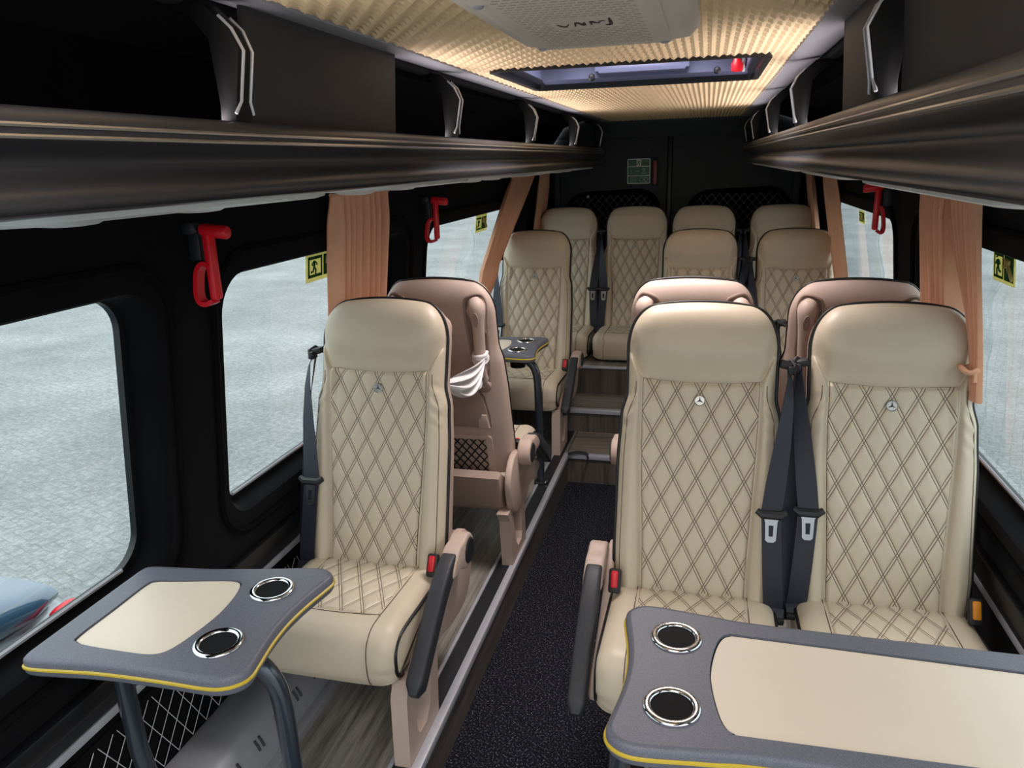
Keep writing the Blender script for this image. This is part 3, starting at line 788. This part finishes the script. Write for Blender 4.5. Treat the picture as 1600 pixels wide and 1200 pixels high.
# parts on the back of the shell
def m_handle(sd):
    m = MB(); K = lambda u, v, o: SP(sd*u, v, backd(u, v)-o)
    pts = smooth_open([K(.138, .722, .000), K(.150, .705, .020), K(.151, .64, .028), K(.147, .56, .028), K(.142, .47, .024), K(.142, .425, .006)], 5)
    N = len(pts); m.tube(pts, [.020+.010*math.exp(-((i-5)/3.5)**2) for i in range(N)], 12); return m.mesh('grab_handle', shell_m, 60)
def m_recess(sd):
    m = MB(); P = smooth_closed([(.171, .62), (.176, .700), (.160, .740), (.128, .742), (.104, .715), (.102, .60), (.112, .48), (.124, .42), (.146, .395), (.164, .43), (.168, .52)], 5)
    m.tube([SP(sd*u, v, backd(min(u, .176), v)-.001) for u, v in P], .0042, 6, closed=True); return m.mesh('grip_seam', shell2_m)
def m_recess_shade(sd):  # thin raised patch; shade of the grip recess painted in dark brown
    m = MB(); P = smooth_closed([(.168, .62), (.173, .70), (.158, .736), (.130, .738), (.107, .713), (.105, .60), (.115, .48), (.126, .425), (.146, .40), (.161, .43), (.165, .52)], 3)
    m.prism(P, -.003, .0008, lambda a, b, h: SP(sd*a, b, backd(min(a, .170), b)-h)); return m.mesh('grip_shade', recess_m)
def m_trayseam():
    m = MB(); pts = [(-.150, .225), (-.148, .27), (-.135, .35), (-.115, .385), (-.08, .40), (.08, .40), (.115, .385), (.135, .35), (.148, .27), (.150, .225)]
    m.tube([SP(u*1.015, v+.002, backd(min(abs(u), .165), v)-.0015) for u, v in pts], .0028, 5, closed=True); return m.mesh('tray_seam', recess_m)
def m_dimple(sd):
    m = MB(); bx = SP(sd*.152, .675, backd(.152, .675)-.054); pts = []
    for k in range(14):
        a = 2*PI*k/14; pts.append(bx+Vector((.010*math.cos(a), 0, 0))+UP*.026*math.sin(a))
    m.add(pts+[p+NF*.02 for p in pts], [tuple(range(14))]+[(i, (i+1) % 14, 14+(i+1) % 14, 14+i) for i in range(14)]); return m.mesh('grip_dimple', shell2_m)
def on_back(m, pts, o0, o1, r=.003, mi=0):
    m.prism(pts, o0, o1, lambda a, b, h: SP(a, b, backd(min(abs(a), .165), b)-h), r, 2, mi)
def m_knob(sd):
    m = MB(); c = SP(sd*.142, .395, backd(.142, .395)); base = MB().lathe([(0, .012), (.016, .012), (.024, .008), (.026, 0), (.026, -.01)], (0, 0, 0), 'z', 20)
    m.add([c+Vector((p[0], 0, 0))+UP*p[1]-NF*p[2] for p in base.v], base.f); return m.mesh('handle_knob', shell2_m)
def m_kscrew(sd):
    m = MB(); c = SP(sd*.142, .395, backd(.142, .395)); base = MB().lathe([(0, .0155), (.003, .0152), (.0055, .012), (.0055, .008)], (0, 0, 0), 'z', 14)
    m.add([c+Vector((p[0], 0, 0))+UP*p[1]-NF*p[2] for p in base.v], base.f); return m.mesh('knob_screw', chrome)
def m_tray():
    m = MB(); pts = [(-.150, .225), (.150, .225)]+[(p[0], p[1]) for p in [(.148, .27), (.135, .35), (.115, .385), (.08, .40), (-.08, .40), (-.115, .385), (-.135, .35), (-.148, .27)]]
    on_back(m, pts, -.004, .010, .004); return m.mesh('fold_down_tray', shell2_m)
def m_latch(sd):
    m = MB(); on_back(m, [(sd*.108, .228), (sd*.150, .228), (sd*.142, .285), (sd*.125, .285), (sd*.112, .265)], .0, .016, .004); return m.mesh('tray_latch', shell_m)
def m_netframe():
    m = MB(); o = rrect(-.150, .150, .005, .190, .016, 4); i = rrect(-.128, .128, .024, .176, .008, 4)
    f = lambda p, h: SP(p[0], p[1], backd(min(abs(p[0]), .165), p[1])-h)
    m.loft([[f(p, -.004) for p in o], [f(p, .008) for p in o], [f(p, .010) for p in i], [f(p, -.002) for p in i]], False); return m.mesh('net_frame', shell_m)
def m_net():
    m = MB()
    for k in range(-8, 9):
        for sg in (1, -1):
            run = []
            for t in range(25):
                v = .022+.156*t/24; u = k*.032+sg*(v-.1)*.80
                if abs(u) < .130: run.append(SP(u, v, backd(.1, v)-.006-.001*sg))
            if len(run) > 1: m.tube(run, .0026, 5)
    for v in (.024, .177): m.tube([SP(u, v, backd(.1, v)-.006) for u in (-.13, 0, .13)], .0028, 5)
    return m.mesh('pocket_net', net_m)

def seat(label, x, y, z, rot, arm, belt, group, leg=True, low=False):
    """one coach seat; arm / belt give the side (-1, 0, 1) of the armrest and of the belt"""
    r = thing('coach_seat', label, 'seat', (x, y, z), rot, group)
    P = lambda key, fn, par=r: link(key.split('|')[0], cached(key, fn), par)
    cu = P('cushion', m_cushion); P('quilted_insert', m_insert, cu); P('cushion_seams', m_cseam, cu)
    for s in (-1, 1): P('cushion_piping|%d' % s, lambda: m_cpiping(s), cu)
    P('quilted_panel', m_quilt); P('headrest', m_head); P('piping', m_piping)
    for s in (-1, 1):
        b = P('side_bolster|%d' % s, lambda: m_bolster(s)); P('bolster_seam|%d' % s, lambda: m_bolster_seam(s), b)
    sh = P('back_shell', m_back); bd = P('badge', m_badge); P('star', m_star, bd)
    if not low:
        P('seat_pan', m_base)
        for s in (-1, 1):
            P('grab_handle|%d' % s, lambda: m_handle(s)); P('grip_seam|%d' % s, lambda: m_recess(s), sh)
            P('grip_dimple|%d' % s, lambda: m_dimple(s), sh); P('grip_shade|%d' % s, lambda: m_recess_shade(s), sh); kn = P('handle_knob|%d' % s, lambda: m_knob(s)); P('knob_screw|%d' % s, lambda: m_kscrew(s), kn)
        tr = P('fold_down_tray', m_tray); P('tray_seam', m_trayseam, tr); P('tray_latch', lambda: m_latch(-1), tr); nf = P('net_frame', m_netframe); P('pocket_net', m_net, nf)
    sb = P('seat_belt|%d' % belt, lambda: m_belt(belt)); P('belt_guide|%d' % belt, lambda: m_guide(belt), sb); P('belt_anchor|%d' % belt, lambda: m_anchor(belt), sb)
    tg = P('tongue_grip|%d' % belt, lambda: m_tongue(belt), sb); P('tongue_plate|%d' % belt, lambda: m_plate(belt), sb)
    bk = P('buckle|%d' % -belt, lambda: m_buckle_body(-belt)); bt = P('buckle_button|%d' % -belt, lambda: m_buckle_btn(-belt), bk)
    if arm:
        P('side_shield|%d' % arm, lambda: m_shield(arm)); hb = P('armrest_hub|%d' % arm, lambda: m_hub(arm)); P('hub_cap|%d' % arm, lambda: m_cap(arm), hb); P('armrest|%d' % arm, lambda: m_arm(arm))
    if leg:   # the right-hand seats stand on a leg set well in under the cushion
        inset = .15 if x > 0 and not rot else 0
        P('leg|%d %d %.2f' % (arm or -belt, bool(rot), inset), lambda: m_leg(arm or -belt, .30 if rot else (.10 if inset else 0), inset))
    return r
G1 = 'cream quilted coach seats'
FY = 1.42
seat('cream quilted seat facing forward at left, its cushion behind the small two-cup table', -.675, FY, PL, 0, 1, -1, G1)
seat('rear-facing beige seat back with white plastic film on its grab handle', -.660, 3.00, PL, PI, -1, 1, G1)
seat('cream quilted seat at left facing forward behind the half-hidden small table', -.690, 3.58, PL, 0, 1, -1, G1)
seat('large cream seat on the aisle beside the large table, left of the front pair', .225, FY+.02, PL, 0, -1, 1, G1)
s_r2 = seat('large cream seat with an orange buckle, window side of the front right pair', (.692), FY+.05, PL, 0, 0, -1, G1)
seat('rear-facing rose-beige seat back directly behind the large aisle seat', .190, 3.06, PL, PI, 1, -1, G1)
seat('rear-facing rose-beige seat back behind the window seat with the orange buckle', .685, 3.06, PL, PI, 0, 1, G1)
seat('cream seat in the middle right pair nearer the aisle, in front of the last row', .200, 3.58, PL, 0, -1, 1, G1)
seat('cream seat in the middle right pair beside the narrow curtain at the window', .680, 3.58, PL, 0, 0, -1, G1)
ZB = .24
seat('last-row cream seat at the far left, half hidden behind another seat', -.650, 4.37, ZB, 0, 0, 1, G1, False, True)
seat('last-row cream seat second from left, fully visible under the evacuation sign', -.205, 4.37, ZB, 0, 0, -1, G1, False, True)
seat('last-row cream seat third from left, only its headrest showing', .210, 4.37, ZB, 0, 0, 1, G1, False, True)
seat('last-row cream seat at the far right by the corner curtain', .680, 4.37, ZB, 0, 0, -1, G1, False, True)
# the buckle of the right window seat is orange
for c in s_r2.children:
    for g in c.children:
        if g.name.startswith('buckle_button'): g.data = g.data.copy(); g.data.materials[0] = orange_m; g['label'] = 'orange buckle button'

# plastic film tied round the grab handle of the rear-facing left seat
film = thing('plastic_film', 'crumpled white plastic film tied between two seat-back grab handles at left', 'plastic film', (-.52, 2.22, 1.02))
def handle_pt(sx, sy, rot, u, v, o):
    p = SP(u, v, backd(u, v)-o); return Vector((sx+(-p.x if rot else p.x), sy+(-p.y if rot else p.y), p.z+PL))-Vector((-.52, 2.22, 1.02))
ha = handle_pt(-.66, 3.0, True, -.146, .52, .026); hb_ = handle_pt(-.675, FY, False, .146, .535, .026)
def knot(c, ax, r, rr, nm):
    m = MB(); ax = Vector(ax).normalized(); u = ax.orthogonal().normalized(); w = ax.cross(u)
    pts = []
    for k in range(64):
        a = k*PI/8; pts.append(c+ax*(k/63-.5)*rr*6+(u*math.cos(a)+w*math.sin(a))*r*(1+.06*math.sin(k*1.7)))
    m.tube(pts, rr, 6); m.build(nm, plastic_wrap, film)
knot(ha, (0, -.27, 1), .0245, .006, 'wrap'); knot(hb_, (0, .27, 1), .0245, .006, 'wrap')
m = MB(); d = hb_-ha
def fw(i, j):
    t = i; wdt = .012+.045*math.sin(PI*t)**1.3; z = -(j-.35)*wdt*1.6
    c = ha.lerp(hb_, t)+Vector((.018, 0, -.03*math.sin(PI*t)))
    return c+Vector((.012*math.sin(j*19+t*5)*(.3+math.sin(PI*t)), .006*math.sin(j*13+t*3), z))
m.grid(24, 36, fw); m.build('twisted_sheet', plastic_wrap, film, 80)
m = MB(); tc = ha+Vector((.004, -.03, -.03))
m.grid(16, 16, lambda i, j: tc+Vector((.03*math.sin(9*i)*j*.5, -.05*i*j-.012*j, -.055*j+.012*math.sin(i*15)*j))); m.build('loose_tail', plastic_wrap, film, 80)
pc = handle_pt(-.66, 3.0, True, -.075, .385, .014); m = MB()
for k in range(1):
    base = MB().lathe([(.0, .016), (.010, .0155), (.020, .011), (.027, .004), (.029, 0)], (0, 0, 0), 'z', 18)
    m.add([pc+Vector((p[0], 0, 0))+Vector((0, -UP.y, UP.z))*p[1]+Vector((0, NF.y, -NF.z))*p[2]*1.2+Vector((0, -.004*math.sin(p[0]*400), 0)) for p in base.v], base.f)
m.build('film_bulge', plastic_wrap, film, 60)

# ------------------------------------------------------------------ tables
def table(label, s, xt, yc, L, z0, skew=0, legs=True):
    """s=-1 table on the left wall, +1 on the right wall; xt = x of the aisle tips; L = reach to the wall"""
    t = thing('folding_table', label, 'table', (xt, yc, z0), 0, 'side tables with cup holders')
    H = .83-z0; W = lambda u, v, h=0: (s*u, v-skew*u, H+h)
    half = [(.018, 0), (.014, .06), (.004, .12), (.000, .150), (.008, .170), (.030, .184), (.065, .186), (.15, .176), (.27, .166), (L-.06, .166), (L-.016, .164), (L-.002, .150), (L, .10)]
    ctrl = half+[(u, -v) for u, v in half[::-1][:-1]]
    O = smooth_closed([(u, v, 0) for u, v in ctrl], 5); O = [(p[0], p[1]) for p in O]
    def inset(P, d):
        out = []; n = len(P)
        for i in range(n):
            ax, ay = P[i-1]; bx, by = P[(i+1) % n]; l = math.hypot(bx-ax, by-ay); out.append((P[i][0]+(by-ay)/l*d*SG, P[i][1]-(bx-ax)/l*d*SG))
        return out
    area = sum(O[i-1][0]*O[i][1]-O[i][0]*O[i-1][1] for i in range(len(O))); SG = -1 if area > 0 else 1
    i0, i1 = .152, L-.055
    inl = [(i0, 0), (i0+.006, .06), (i0+.018, .105), (i0+.035, .121), (i0+.07, .122), (i1-.05, .112), (i1-.012, .108), (i1, .09), (i1, 0), (i1, -.09), (i1-.012, -.108), (i1-.05, -.118), (i0+.07, -.130), (i0+.035, -.128), (i0+.018, -.11), (i0+.006, -.06)]
    inl = [(p[0], p[1]) for p in smooth_closed([(a, b, 0) for a, b in inl], 4)]
    cups = [(.095, .090), (.095, -.090)]; circ = lambda c, r, n=32: [(c[0]+r*math.cos(2*PI*k/n), c[1]+r*math.sin(2*PI*k/n)) for k in range(n)]
    m = MB()
    prof = [(.010, 0), (.004, -.001), (.0012, -.004), (0, -.009), (0, -.030), (.003, -.035), (.010, -.037)]
    m.loft([[W(*p, h) for p in inset(O, d)] for d, h in prof], False)
    top = inset(O, .010); m.fill([top, inl]+[circ(c, .038) for c in cups], lambda a, b: W(a, b)); m.fill([top]+[circ(c, .036) for c in cups], lambda a, b: W(a, b, -.037))
    m.loft([[W(*p, 0) for p in inl], [W(*p, -.006) for p in inl]], False)
    tp = m.build('tabletop', tabgrey, t, 50)
    MB().fill([inset_n(inl, .0025)], lambda a, b: W(a, b, -.0035)).build('inlay', inlay_m, t)
    MB().fill([inl], lambda a, b: W(a, b, -.0055)).build('inlay_groove', blackpl, t)
    MB().tube([W(*p, -.019) for p in inset(O, -.0004)], .0034, 6, closed=True).build('edge_strip', yellow_m, t)
    for c in cups:
        cm_ = MB(); cm_.lathe([(.0365, .001), (.0355, -.03), (.032, -.075), (0, -.076), (0, -.079), (.034, -.078), (.038, -.02), (.038, .0)], W(*c), 'z', 32); co = cm_.build('cup_holder', cupblack, t)
        rg = MB(); rg.lathe([(.0385+.0065*math.cos(a*PI/8), .0015+.0042*math.sin(a*PI/8)) for a in range(16)], W(*c), 'z', 36, closed=True)
        rg.build('chrome_ring', chrome, co, 60)
    if legs:
        ya = -.055
        MB().tube(smooth_open([W(.17, ya, -.050), W(.10, ya, -.050), W(.055, ya, -.060), W(.025, ya, -.095), W(.012, ya, -.16), W(.008, ya, -.35), (s*.004, ya, .01)], 6), .0185, 14).build('leg', tube_m, t)
        MB().lathe([(.034, 0), (.034, .008), (.024, .012), (.022, .022)], (s*.004, ya, .0045 if s > 0 else .0045), 'z', 18).build('foot_plate', blackpl, t)
        MB().lathe([(0, .02), (.008, .019), (.010, .012)], (s*.004-s*.024, ya-.012, 0), 'z', 12).build('foot_bolt', chrome, t)
        MB().tube([W(L-.07, -.03, -.036), W(L-.075, -.03, -.3), (s*(L-.08), -.03, .004)], .0185, 14).build('leg', tube_m, t)
        MB().box(W(L/2, -.02, -.045), (L*.75, .06, .016), .004).build('support_bar', blackpl, t)
    MB().box(W(L-.02, 0, -.044), (.06, .24, .022), .004).build('wall_hinge', blackpl, t)
    return t
def inset_n(P, d):
    c = (sum(p[0] for p in P)/len(P), sum(p[1] for p in P)/len(P)); return [(p[0]-d*(1 if p[0] > c[0] else -1), p[1]-d*(1 if p[1] > c[1] else -1)) for p in P]
table('small grey table with cream inlay at lower left under the window', -1, -.507, 1.097, .426, PL, .12)
table('wide grey table with cream inlay in front of the large right pair of seats', 1, .106, 1.090, .80, PL)
table('small grey table half hidden behind the rear-facing left seat', -1, -.490, 3.30, .43, PL)

# ------------------------------------------------------------------ curtains
def curtain(label, s, top, bot, n, zt, zb, amp=.025, mid=None, tie=None, off=.045):
    """top, bot: (y0,y1); optional mid (t, y0, y1) pinches the cloth part way down"""
    m = MB(); o = MB(); NU = n*16; NV = 40; ph = random.random()*6
    yc = (top[0]+top[1])/2
    def f(u, t):
        z = zt+(zb-zt)*t
        if mid:
            mt, a0, a1 = mid
            if t < mt: k = sstep(0, mt, t) if tie else t/mt; a = top[0]+(a0-top[0])*k; b = top[1]+(a1-top[1])*k
            else: k = sstep(mt, 1, t); a = a0+(bot[0]-a0)*k; b = a1+(bot[1]-a1)*k
        else: a = top[0]+(bot[0]-top[0])*t; b = top[1]+(bot[1]-top[1])*t
        w = PI*n*u+ph; uu = u; k2 = .75+.25*math.sin(5*u+2*t+ph)
        w2 = 2*w+1.1*math.sin(w*.55+ph)+.25*math.sin(3*t+4*u); g_ = .55+.45*sstep(0, .12, t)
        x = wx(z)-off-amp*k2*g_*(math.sin(w2)+.28*math.sin(2.1*w2+1+t)*(1.6-g_))
        return (s*x, a+(b-a)*uu, z)
    m.grid(NU, NV, f); c = m.build('curtain', curtain_m, None, 80); tag(c, label, 'curtain', 'peach window curtains')
    r = MB().tube([(s*(wx(zt)-.045), top[0]-.02+(top[1]-top[0]+.04)*k/4, zt-.004) for k in range(5)], .006, 8).build('heading_tape', curtain_m, c)
    if tie:
        tz, ty = tie; loop = [(s*(wx(tz)-.045+-.004+.019*math.cos(k*PI/8)), ty+.026*math.sin(k*PI/8), tz+.004*math.sin(k)) for k in range(16)]
        MB().tube(loop, .007, 6, closed=True).tube([(s*(wx(tz)-.045), ty-.026, tz), (s*(wx(tz)-.045), ty-.034, tz-.025)], .005, 6).build('tie_band', curtain_m, c)
    return c
curtain('broad pleated curtain hanging on the left pillar above the first left seat', -1, (2.005, 2.375), (2.03, 2.33), 8, 1.578, .70)
curtain('slanting tied curtain across the rear left window, hung at its far end', -1, (4.10, 4.66), (3.30, 3.42), 6, 1.575, .75, .016, (.55, 3.62, 3.90))
curtain('narrow curtain in the rear left corner beside the last row', -1, (4.80, 5.10), (4.72, 5.10), 5, 1.575, .70, .013)
curtain('straight curtain at right, farther half of the pair over the rear-facing seats', 1, (2.155, 2.43), (2.03, 2.36), 9, 1.572, .72)
curtain('slanting curtain at right gathered by a tie, nearer half of the pair', 1, (1.965, 2.19), (1.93, 1.985), 8, 1.572, 1.06, .013, (.84, 1.93, 1.985), (1.14, 1.955), .034)
curtain('slanting curtain across the rear right window beside the middle pair', 1, (4.02, 4.36), (3.45, 3.60), 5, 1.56, .75, .014, (.62, 3.72, 4.02))
curtain('narrow curtain in the rear right corner behind the last-row seat', 1, (4.83, 5.14), (4.45, 4.80), 5, 1.56, .75, .013)

# ------------------------------------------------------------------ emergency hammers
def hammer(label, s, y, zt, kw=1):
    h = thing('emergency_hammer', label, 'hammer', (s*(wx(zt-.08)-.004), y, zt-.175), 0, 'red emergency hammers')
    X = lambda d, z: -s*d+s*(-.11*(z-.095))
    MB().box((X(.020, .125), .010, .125), (.030, .026, .060), .005).box((X(.013, .163), .0, .165), (.032, .028, .028), .008).build('holder', blackpl, h)
    hd_ = MB(); hd_.lathe([(0, -.012), (.013, -.012), (.0145, -.006), (.0145, .044), (.012, .050), (0, .052)], (0, 0, 0), 'x', 16)
    o = MB(); o.add([(X(.052, .160)-s*p[0]*1.0, p[1], .160+p[2]-.10*p[0]) for p in hd_.v], hd_.f)
    o.box((X(.060, .10), .0, .085), (.018, .026, .145), .005)
    loop = smooth_open([(.058, .088), (.042, .090), (.030, .076), (.026, .050), (.026, .022), (.034, .006), (.050, .003), (.066, .010)], 5)
    o.strip([(X(.058+(p.x-.058)*kw, p.y), 0, p.y) for p in loop], [(0, 1, 0)]*len(loop), .026, .0050)
    o.build('handle', red_m, h)
    st = MB(); st.lathe([(.008, 0), (.0095, .003), (.0095, .030)], (0, 0, 0), 'x', 14)
    MB().add([(X(.024, .16)-s*p[0], p[1], .163+p[2]) for p in st.v], st.f).build('steel_head', chrome, h)
    return h
hammer('red emergency hammer on the front left pillar between two windows', -1, 1.405, 1.545)
hammer('red emergency hammer on the left pillar before the rear left window', -1, 2.83, 1.530)
hammer('red emergency hammer hanging at the right rear window', 1, 2.93, 1.545, .55)

# ------------------------------------------------------------------ exit stickers on the panes
def sticker(label, s, y0, y1, z0, z1):
    w = y1-y0; h = z1-z0; zc = (z0+z1)/2
    t = thing('exit_sticker', label, 'sticker', (s*(wx(zc)+.072), (y0+y1)/2, zc), 0, 'green exit stickers')
    F = lambda y, z, d: (-s*d-s*.11*z, y, z)
    MB().prism(rrect(-w/2, w/2, -h/2, h/2, .006, 3), 0, .0012, lambda a, b, c: F(a, b, c)).build('film', film_y, t)
    g = MB()
    f_ = 1 if s < 0 else -1     # the running man is towards the front of the bus on the left, towards the rear on the right
    def fr(a, b, c, d, q):
        for (p0, p1, r0, r1) in ((a, b, c, c+q), (a, b, d-q, d), (a, a+q, c, d), (b-q, b, c, d)): g.prism([(p0, r0), (p1, r0), (p1, r1), (p0, r1)], .0014, .0020, lambda u, v, e: F(u*f_, v, e))
    e = .06*w; fr(-w/2+e, -.01*w, -h/2+e, h/2-e, .045*w)
    pict_man(g, -.25*w*f_, 0, h*.72, lambda y, z: F(y, z, .0014))
    for (p0, p1) in ((.03*w, w/2-e),): g.prism([(p0, -h/2+e), (p1, -h/2+e), (p1, h/2-e), (p0, h/2-e)], .0014, .0020, lambda u, v, q: F(u*f_, v, q))
    g.build('green_print', film_g, t)
    a = MB(); 
    for pts in ([(.44*w, -.30*h), (.14*w, .24*h)], [(.12*w, .02*h), (.13*w, .25*h), (.30*w, .20*h)]): a.tube([F(y*f_, z, .0022) for y, z in pts], .045*w, 5)
    a.build('arrow', film_y, t)
sticker('green exit sticker on the middle left window beside the broad curtain', -1, 2.052, 2.262, 1.312, 1.402)
sticker('small green exit sticker high on the rear left window', -1, 3.84, 4.05, 1.295, 1.385)
sticker('green exit sticker on the near right window beside the slanting curtain', 1, 2.045, 2.195, 1.322, 1.402)
sticker('narrow green exit sticker on the rear right window', 1, 3.92, 4.06, 1.318, 1.378)

# ------------------------------------------------------------------ convector along the left wall, strap on the step
hv = thing('wall_heater', 'long grey slotted heater profile on the floor along the left wall', 'heater', (-.87, .9, PL))
pr = [(-.13, 0), (.085, 0), (.088, .022), (.075, .028), (.062, .028), (.058, .048), (.02, .112), (.0, .120), (-.10, .120), (-.13, .11)]
MB().prism(pr, -1.45, .90, lambda p, q, h: (p, h, q), .002).build('casing', alu_d, hv)
for i in range(16):
    for o in (0, .018):
        y = -.6+i*.095+o; MB().tube([(.0585-.038*t, y+.006*math.sin(t*3), .050+.064*t+.0035) for t in (.25, .45, .65)], .0032, 6).build('vent_slot', ink, hv)
st_ = MB().strip(smooth_open([(-.43, 3.62, .172), (-.38, 3.63, .180), (-.335, 3.635, .172), (-.325, 3.622, .150), (-.335, 3.612, .11), (-.355, 3.606, .075)], 5), [(.2, 1, .3)]*26, .022, .001)
tag(st_.build('webbing_strap', belt_m), 'short black strap hanging over the aluminium step edge', 'strap')

# ------------------------------------------------------------------ outside
struct(MB().box((0, 14, -.80), (90, 90, .1)).build('ground', paving_m))
bw = thing('low_building', 'long white building far off beyond the rear right window', 'building', (20, 30, -.75))
MB().box((0, 0, 1.3), (.4, 60, 2.6)).build('wall', wallwhite, bw); MB().box((-.25, 0, .55), (.12, 60, .25)).build('band', alu_d, bw)
cr = thing('parked_car', 'silver-blue parked car with red tail lamp outside the near left window', 'car', (-2.62, -.16, -.75))
cr.scale = (1, 1, 1.07)
def car_ring(y, hw_, zb, zt, tum=0, n=24):
    L = []
    for k in range(n):
        a = 2*PI*k/n; c, s_ = math.cos(a), math.sin(a); x = hw_*math.copysign(abs(c)**.45, c); z = (zb+zt)/2+(zt-zb)/2*math.copysign(abs(s_)**.5, s_)
        L.append((x*(1-tum*max(0, s_)), y, z))
    return L
MB().loft([car_ring(y, w, b, t_) for y, w, b, t_ in ((-2.1, .60, .35, .62), (-2.0, .80, .25, .78), (-1.2, .87, .22, .92), (-.3, .88, .2, .98), (1.0, .88, .22, 1.0), (1.75, .86, .26, .97), (2.0, .80, .32, .95), (2.12, .66, .42, .86))]).build('body', carpaint, cr, 60)
MB().loft([car_ring(y, w, .9, t_, .12) for y, w, t_ in ((-1.3, .70, .95), (-.5, .76, 1.36), (.1, .77, 1.42), (.8, .76, 1.40), (1.3, .76, 1.24), (1.85, .76, 1.03), (2.0, .70, .975))]).build('cabin_glass', carglass, cr, 60)
MB().loft([car_ring(y, w, 1.30, t_, .1) for y, w, t_ in ((-.55, .60, 1.36), (-.3, .66, 1.43), (.3, .68, 1.455), (.8, .66, 1.43), (1.05, .60, 1.37))]).build('roof', carpaint, cr, 60)
for s in (-1, 1):
    MB().box((s*.775, 1.955, .82), (.09, .12, .22), .035, 3).build('tail_lamp', red_m, cr)
    for y in (-1.35, 1.25):
        MB().lathe([(.10, -.09), (.29, -.09), (.315, -.05), (.315, .05), (.29, .09), (.10, .09)], (s*.76, y, .315), 'x', 24).build('wheel', tyre_m, cr)

# ------------------------------------------------------------------ light
w = bpy.data.worlds.new('overcast_sky'); scene.world = w; w.use_nodes = True
bg = w.node_tree.nodes['Background']; wt = w.node_tree
# overcast sky: three times brighter overhead than at the horizon
tc = wt.nodes.new('ShaderNodeTexCoord'); sx_ = wt.nodes.new('ShaderNodeSeparateXYZ'); mp_ = wt.nodes.new('ShaderNodeMapRange')
mp_.inputs['From Min'].default_value = 0; mp_.inputs['From Max'].default_value = 1; mp_.inputs['To Min'].default_value = 1.35; mp_.inputs['To Max'].default_value = 4.05
wt.links.new(tc.outputs['Generated'], sx_.inputs[0]); wt.links.new(sx_.outputs[2], mp_.inputs[0]); wt.links.new(mp_.outputs[0], bg.inputs[1])
bg.inputs[0].default_value = (.90, .96, 1.0, 1)
def area(name, loc, rot, sx, sy, power, col):
    d = bpy.data.lights.new(name, 'AREA'); d.shape = 'RECTANGLE'; d.size = sx; d.size_y = sy; d.energy = power; d.color = col
    o = bpy.data.objects.new(name, d); COL.objects.link(o); o.location = loc; o.rotation_euler = rot; return o
for sx in (-1, 1):  # fill strips added on the rack tops to brighten ceiling and trim
    d_ = bpy.data.lights.new('added_rack_fill', 'AREA'); d_.shape = 'RECTANGLE'; d_.size = 4.4; d_.size_y = .02; d_.energy = 10; d_.color = (1, .90, .93); d_.spread = math.radians(115)
    o_ = bpy.data.objects.new('added_rack_fill', d_); COL.objects.link(o_)
    zf = Vector((sx*.75, 0, -.66)).normalized(); xf = Vector((0, 1, 0)); yf = zf.cross(xf)
    o_.matrix_world = Matrix((xf, yf, zf)).transposed().to_4x4(); o_.location = (sx*.478, 1.8, 1.712)
area('added_front_fill', (0, .15, 1.87), (0, 0, 0), .6, .6, 9, (1, .95, .92))  # unseen fill added under the front ceiling to lift seats and tables
area('hatch_daylight', (0, 2.34, 2.003), (0, 0, 0), .5, .4, 13, (1, .91, .91)).data.spread = math.radians(130)
vs = scene.view_settings; vs.view_transform = 'Standard'; vs.look = 'None'; vs.gamma = 1; vs.use_curve_mapping = False; vs.exposure = 0
